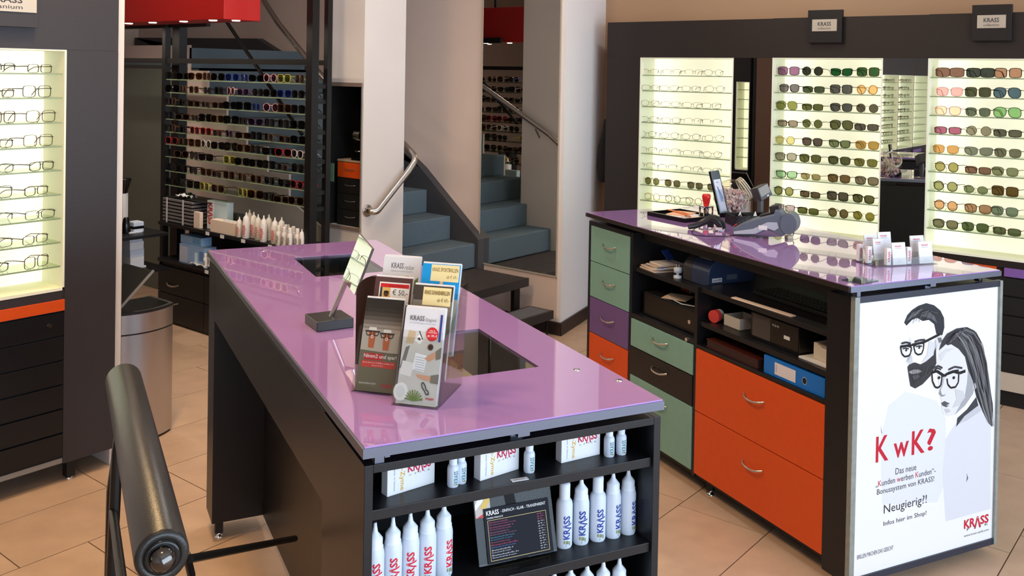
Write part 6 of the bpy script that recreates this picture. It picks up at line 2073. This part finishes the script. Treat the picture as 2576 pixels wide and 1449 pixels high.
# right column, middle shelf: tape, dish, black printer, white box
z5 = 0.7245
t = thing('tape_roll', 'red and white tape dispenser at the left of the middle shelf', 'dispenser', sh(2.47, 3.155, z5), CROT + R(20))
MB().cyl((-0.012, 0, 0.026), (0.012, 0, 0.026), 0.026, 20).build('roll', mat('dull_red2', (196, 62, 58), 0.5), t)
MB().cyl((0.0125, 0, 0.026), (0.034, 0, 0.026), 0.024, 20).build('cap', WHITEP, t)
t = thing('open_dish', 'pale grey open dish beside the red tape dispenser', 'dish', sh(2.53, 3.06, z5), CROT)
for x0, x1, y0, y1 in ((-0.05, 0.05, -0.05, -0.045), (-0.05, 0.05, 0.045, 0.05), (-0.05, -0.045, -0.045, 0.045), (0.045, 0.05, -0.045, 0.045)):
    MB().box(x0, x1, y0, y1, 0.003, 0.045).build('rim', pm((186, 180, 170)), t)
MB().box(-0.05, 0.05, -0.05, 0.05, 0, 0.003).build('bottom', pm((120, 116, 108)), t)
a_, b_ = onzc(1836, 862, z5), onzc(1955, 902, z5)
t = thing('receipt_printer', 'black printer with small display and white badge on the middle shelf', 'printer', sh(2.46, 2.785, z5), CROT)
MB().box(0, 0.24, -0.135, 0.135, 0, 0.105).build('case', BLACKG, t, 0.004)
q = Print(t, (0, 0.135, 0), (0, -0.27, 0), (0, 0, 0.105), (-1, 0, 0))
q.rect(0.04, 0.12, 0.42, 0.95, mat('printer_window', (60, 58, 58), 0.1))
q.text('000', 0.46, 0.72, 0.60, 0.82, pm((170, 170, 172)), 1)
q.rect(0.70, 0.42, 0.82, 0.55, pm((206, 206, 206)))
q.done()
t = thing('white_carton', 'pale open carton with papers under it at the right shelf end', 'box', sh(2.50, 2.535, z5), CROT)
MB().box(-0.05, 0.09, -0.07, 0.105, 0, 0.006).build('papers', WHITEC, t)
MB().box(-0.02, 0.10, -0.065, 0.062, 0.006, 0.066).build('carton', pm((206, 198, 186)), t, 0.002)
MB().obox((0.0, -0.01, 0.068), (0.03, 0, 0.002), (0, 0.04, 0), (0, 0, 0.001)).build('flap', pm((160, 150, 140)), t)
# binder compartment
z6 = 0.6265
t = thing('ring_binder', 'bright blue ring binder lying with its spine to the front', 'binder', sh(2.425, 2.48, z6), CROT)
BLUEF = mat('binder_blue', (10, 104, 190), 0.4)
MB().box(0, 0.004, 0, 0.318, 0, 0.068).build('spine', BLUEF, t, 0.001)
MB().box(0.004, 0.26, 0, 0.318, 0.066, 0.068).build('cover', BLUEF, t)
MB().box(0.004, 0.26, 0, 0.318, 0, 0.002).build('cover', BLUEF, t)
MB().box(0.012, 0.25, 0.006, 0.312, 0.003, 0.060).build('pages', WHITEC, t)
q = Print(t, (0, 0.318, 0), (0, -0.318, 0), (0, 0, 0.068), (-1, 0, 0))
q.rect(0.19, 0.16, 0.54, 0.82, pm((212, 204, 210)))
q.rect(0.215, 0.3, 0.222, 0.7, pm((90, 90, 110)))
q.ell(0.685, 0.48, 0.038, 0.20, pm((176, 178, 182)))
q.ell(0.685, 0.48, 0.032, 0.17, pm((10, 12, 18)))
q.done()
t = thing('maroon_folder', 'dark maroon folder lying flat left of the blue binder', 'folder', sh(2.43, 2.84, z6), CROT)
MB().box(0, 0.24, 0, 0.32, 0, 0.003).build('cover', mat('maroon', (70, 28, 22), 0.4), t)
MB().box(0.004, 0.24, 0.002, 0.318, 0.003, 0.030).build('pages', mat('dark_pages', (56, 34, 30), 0.6), t)
MB().box(0, 0.24, 0, 0.32, 0.030, 0.033).build('cover', mat('maroon', (70, 28, 22), 0.4), t)

# ================================================================== goods on the low shelves of the rack
zr = 0.6902
def rk_p(px, py, z, off=0.0):
    q = onx(px, py, XR + off)
    return Vector((XR + off, q.y, z))
t = thing('tray_stack', 'stack of seven grey trays held by two straps at the left of the rack shelf', 'trays', rk_p(412, 560, zr, 0.0), 0)
L_ = t.location.y
yb = onx(487, 575, XR).y - L_
for k in range(7):
    MB().box(-0.015, 0.15, yb, -0.01, 0.006 + k*0.0235, 0.006 + k*0.0235 + 0.014).build('tray', mat('tray_grey', (112, 106, 106), 0.5), t, 0.001)
for f in (0.18, 0.72):
    MB().box(-0.020, -0.016, yb*f - 0.006, yb*f + 0.006, 0.0, 0.168).build('strap', mat('strap_white', (190, 184, 182), 0.6), t)
MB().box(0.0, 0.15, yb - 0.16, -0.02, 0.168, 0.172).build('lid', BLACKM, t)
t2 = thing('striped_cloth', 'crumpled black and white cloth lying on the stack of trays', 'cloth', (XR + 0.04, onx(455, 510, XR).y, zr + 0.173), 0)
cl = MB(); cl.cs = True
N_ = 10
vs = [(-0.04 + 0.08*i/N_, -0.07 + 0.14*j/N_, 0.012 + 0.012*math.sin(i*1.1 + j*0.6)*math.cos(j*0.9) + 0.012*(1 - abs(j - 5)/5)) for i in range(N_ + 1) for j in range(N_ + 1)]
cl.add(vs, [(i*(N_ + 1) + j, (i + 1)*(N_ + 1) + j, (i + 1)*(N_ + 1) + j + 1, i*(N_ + 1) + j + 1) for i in range(N_) for j in range(N_)])
cl.m = [((k // N_)//2) % 2 for k in range(len(cl.f))]
o = cl.build('fabric', [WHITEC, BLACKM], t2)
md = o.modifiers.new('solid', 'SOLIDIFY'); md.thickness = 0.004
def rbox(name, label, cat, x0, x1, yb_, h, z, m, off=0.0, d=0.07, txt=None):
    p = rk_p(x1, yb_, z, off)
    w = onx(x0, yb_, XR + off).y - p.y
    t = thing(name, label, cat, p, 0)
    MB().box(0, d, 0, w, 0, h).build('carton', m, t, 0.001)
    if txt:
        mb = MB()
        put_text(mb, txt, (-0.0004, w*0.62, h*0.92), (0, 0, -h*0.80), (0, -w*0.42, 0))
        mb.build('lettering', INKR, t)
    return t
rbox('slim_box', 'slim cream carton standing right of the grey trays', 'box', 487, 502, 572, 0.105, zr, CREAM, -0.02, 0.025)
t = rbox('lens_solution_box', 'tall white and pale blue box with red lettering on the rack shelf', 'box', 521, 570, 580, 0.185, zr, mat('pale_blue_card', (186, 206, 214), 0.6), 0.03, 0.05)
mb = MB(); w = onx(521, 580, XR + 0.03).y - onx(570, 580, XR + 0.03).y
MB().box(-0.0008, 0.0, w*0.66, w, 0.0, 0.185).build('side_panel', WHITEC, t)
put_text(mb, 'KR\u039bSS', (-0.0012, w*0.94, 0.172), (0, 0, -0.145), (0, -w*0.22, 0)); mb.build('lettering', INKR, t)
t = rbox('cream_tray_box', 'open cream card box holding small packs in the middle of the rack shelf', 'box', 529, 589, 584, 0.080, zr, CREAM, -0.03, 0.055)
for k in range(6):
    MB().box(0.01, 0.045, 0.016 + k*0.022, 0.030 + k*0.022, 0.0802, 0.086).build('pack', WHITEC, t)
rbox('grey_box', 'low dark grey box behind the cream box on the rack shelf', 'box', 572, 597, 560, 0.10, zr, mat('slate_card', (70, 72, 70), 0.6), 0.12, 0.05)
zl2 = 0.4402
t = rbox('blue_pack', 'large pale blue pack of lens boxes on the lowest rack shelf', 'box', 451, 514, 648, 0.125, zl2, mat('lens_blue', (140, 172, 214), 0.35), -0.02, 0.09)
w = onx(451, 648, XR - 0.02).y - onx(514, 648, XR - 0.02).y
q = Print(t, (0, w, 0), (0, -w, 0), (0, 0, 0.125), (-1, 0, 0))
q.rect(0.02, 0.05, 0.34, 0.9, pm((180, 186, 206)))
q.rect(0.62, 0.1, 0.74, 0.7, pm((196, 224, 244)))
q.rect(0.80, 0.3, 0.96, 0.8, pm((90, 130, 196)))
q.done()
t = rbox('blue_pack', 'smaller pale blue pack lying on top of the large blue pack', 'box', 454, 506, 612, 0.055, zl2 + 0.1255, mat('lens_blue2', (150, 186, 224), 0.35), 0.0, 0.08)
q = Print(t, (0, 0.13, 0), (0, -0.12, 0), (0, 0, 0.055), (-1, 0, 0))
q.rect(0.25, 0.2, 0.95, 0.85, pm((112, 164, 214)))
q.done()
# white bottles on the rack shelf
WB = mat('warm_white_plastic', (224, 216, 210), 0.4)
def rbottle(label, px, py, h, r, kind, off, ink=None, z=zr, group='white bottles on the rack shelf'):
    p = rk_p(px, py, z, off)
    return bottle(label, p, h, r, kind, ink or INKR, 'KR\u039bSS', group, PI + R(12), WB, small=mat('ink_grey', (150, 140, 140), 0.7))
bp = [(602, 588, 0.125, 0.018, 'nozzle', -0.02), (619, 592, 0.160, 0.0235, 'nozzle', -0.015), (638, 592, 0.160, 0.022, 'nozzle', 0.03), (649, 592, 0.158, 0.02, 'nozzle', 0.0), (663, 595, 0.160, 0.0225, 'nozzle', -0.015), (676, 592, 0.158, 0.022, 'nozzle', 0.04), (691, 596, 0.158, 0.022, 'nozzle', -0.005), (708, 600, 0.155, 0.0235, 'nozzle', 0.04), (627, 588, 0.16, 0.022, 'nozzle', 0.07)]
for k, (px, py, h, r, kd, off) in enumerate(bp):
    rbottle('tall white nozzle bottle with red lettering, %s from left on the rack shelf' % ORD[k] if k < 8 else 'tall white nozzle bottle half hidden behind the others on the rack shelf', px, py, h, r, kd, off)
sp2 = [(701, 604, 'small', -0.025), (715, 605, 'small', -0.025), (729, 607, 'small', -0.028), (719, 600, 'small', 0.03), (726, 602, 'nozzle', 0.05), (738, 604, 'small', 0.02), (748, 607, 'small', -0.01), (759, 607, 'nozzle', -0.005)]
for k, (px, py, kd, off) in enumerate(sp2):
    rbottle('small white bottle, %s of the cluster at the right end of rack shelf' % ORD[k], px, py, 0.118, 0.0165, kd, off, INK)
p = rk_p(800, 605, zr, 0.10)
bottle('grey shaded bottle seen between the right rack posts', Vector((XR + 0.08, RY0 + 0.09, zr)), 0.12, 0.02, 'small', INK, 'KRASS', 'white bottles on the rack shelf', PI, WB)
for k, (px, py, kd) in enumerate(((517, 660, 'small'), (527, 650, 'small'), (537, 648, 'small'), (549, 648, 'small'), (558, 650, 'small'), (596, 660, 'nozzle'), (605, 655, 'small'), (612, 655, 'small'), (622, 655, 'small'), (633, 655, 'small'), (660, 660, 'flip'), (675, 660, 'flip'), (690, 660, 'flip'))):
    rbottle('white bottle cap showing above the purple counter edge, %s from left' % ORD[k], px, py, 0.098 if k == 0 else (0.115 if k < 10 else 0.128), 0.014 if k < 10 else 0.017, kd, -0.02 if k == 0 else 0.02, INK, zl2, 'bottles on the lowest rack shelf')
t = thing('plastic_bag', 'clear crumpled plastic sheet at the edge of the lowest rack shelf', 'bag', rk_p(500, 660, zl2, -0.02), 0)
pl = MB(); pl.cs = True
vs = [(-0.02 + 0.10*i/8, -0.10 + 0.18*j/8, 0.006 + 0.014*abs(math.sin(i*1.3 + j*0.8))) for i in range(9) for j in range(9)]
pl.add(vs, [(i*9 + j, (i + 1)*9 + j, (i + 1)*9 + j + 1, i*9 + j + 1) for i in range(8) for j in range(8)])
o = pl.build('sheet', mat('cloudy_plastic', (196, 188, 180), 0.3), t)
o.modifiers.new('solid', 'SOLIDIFY').thickness = 0.002
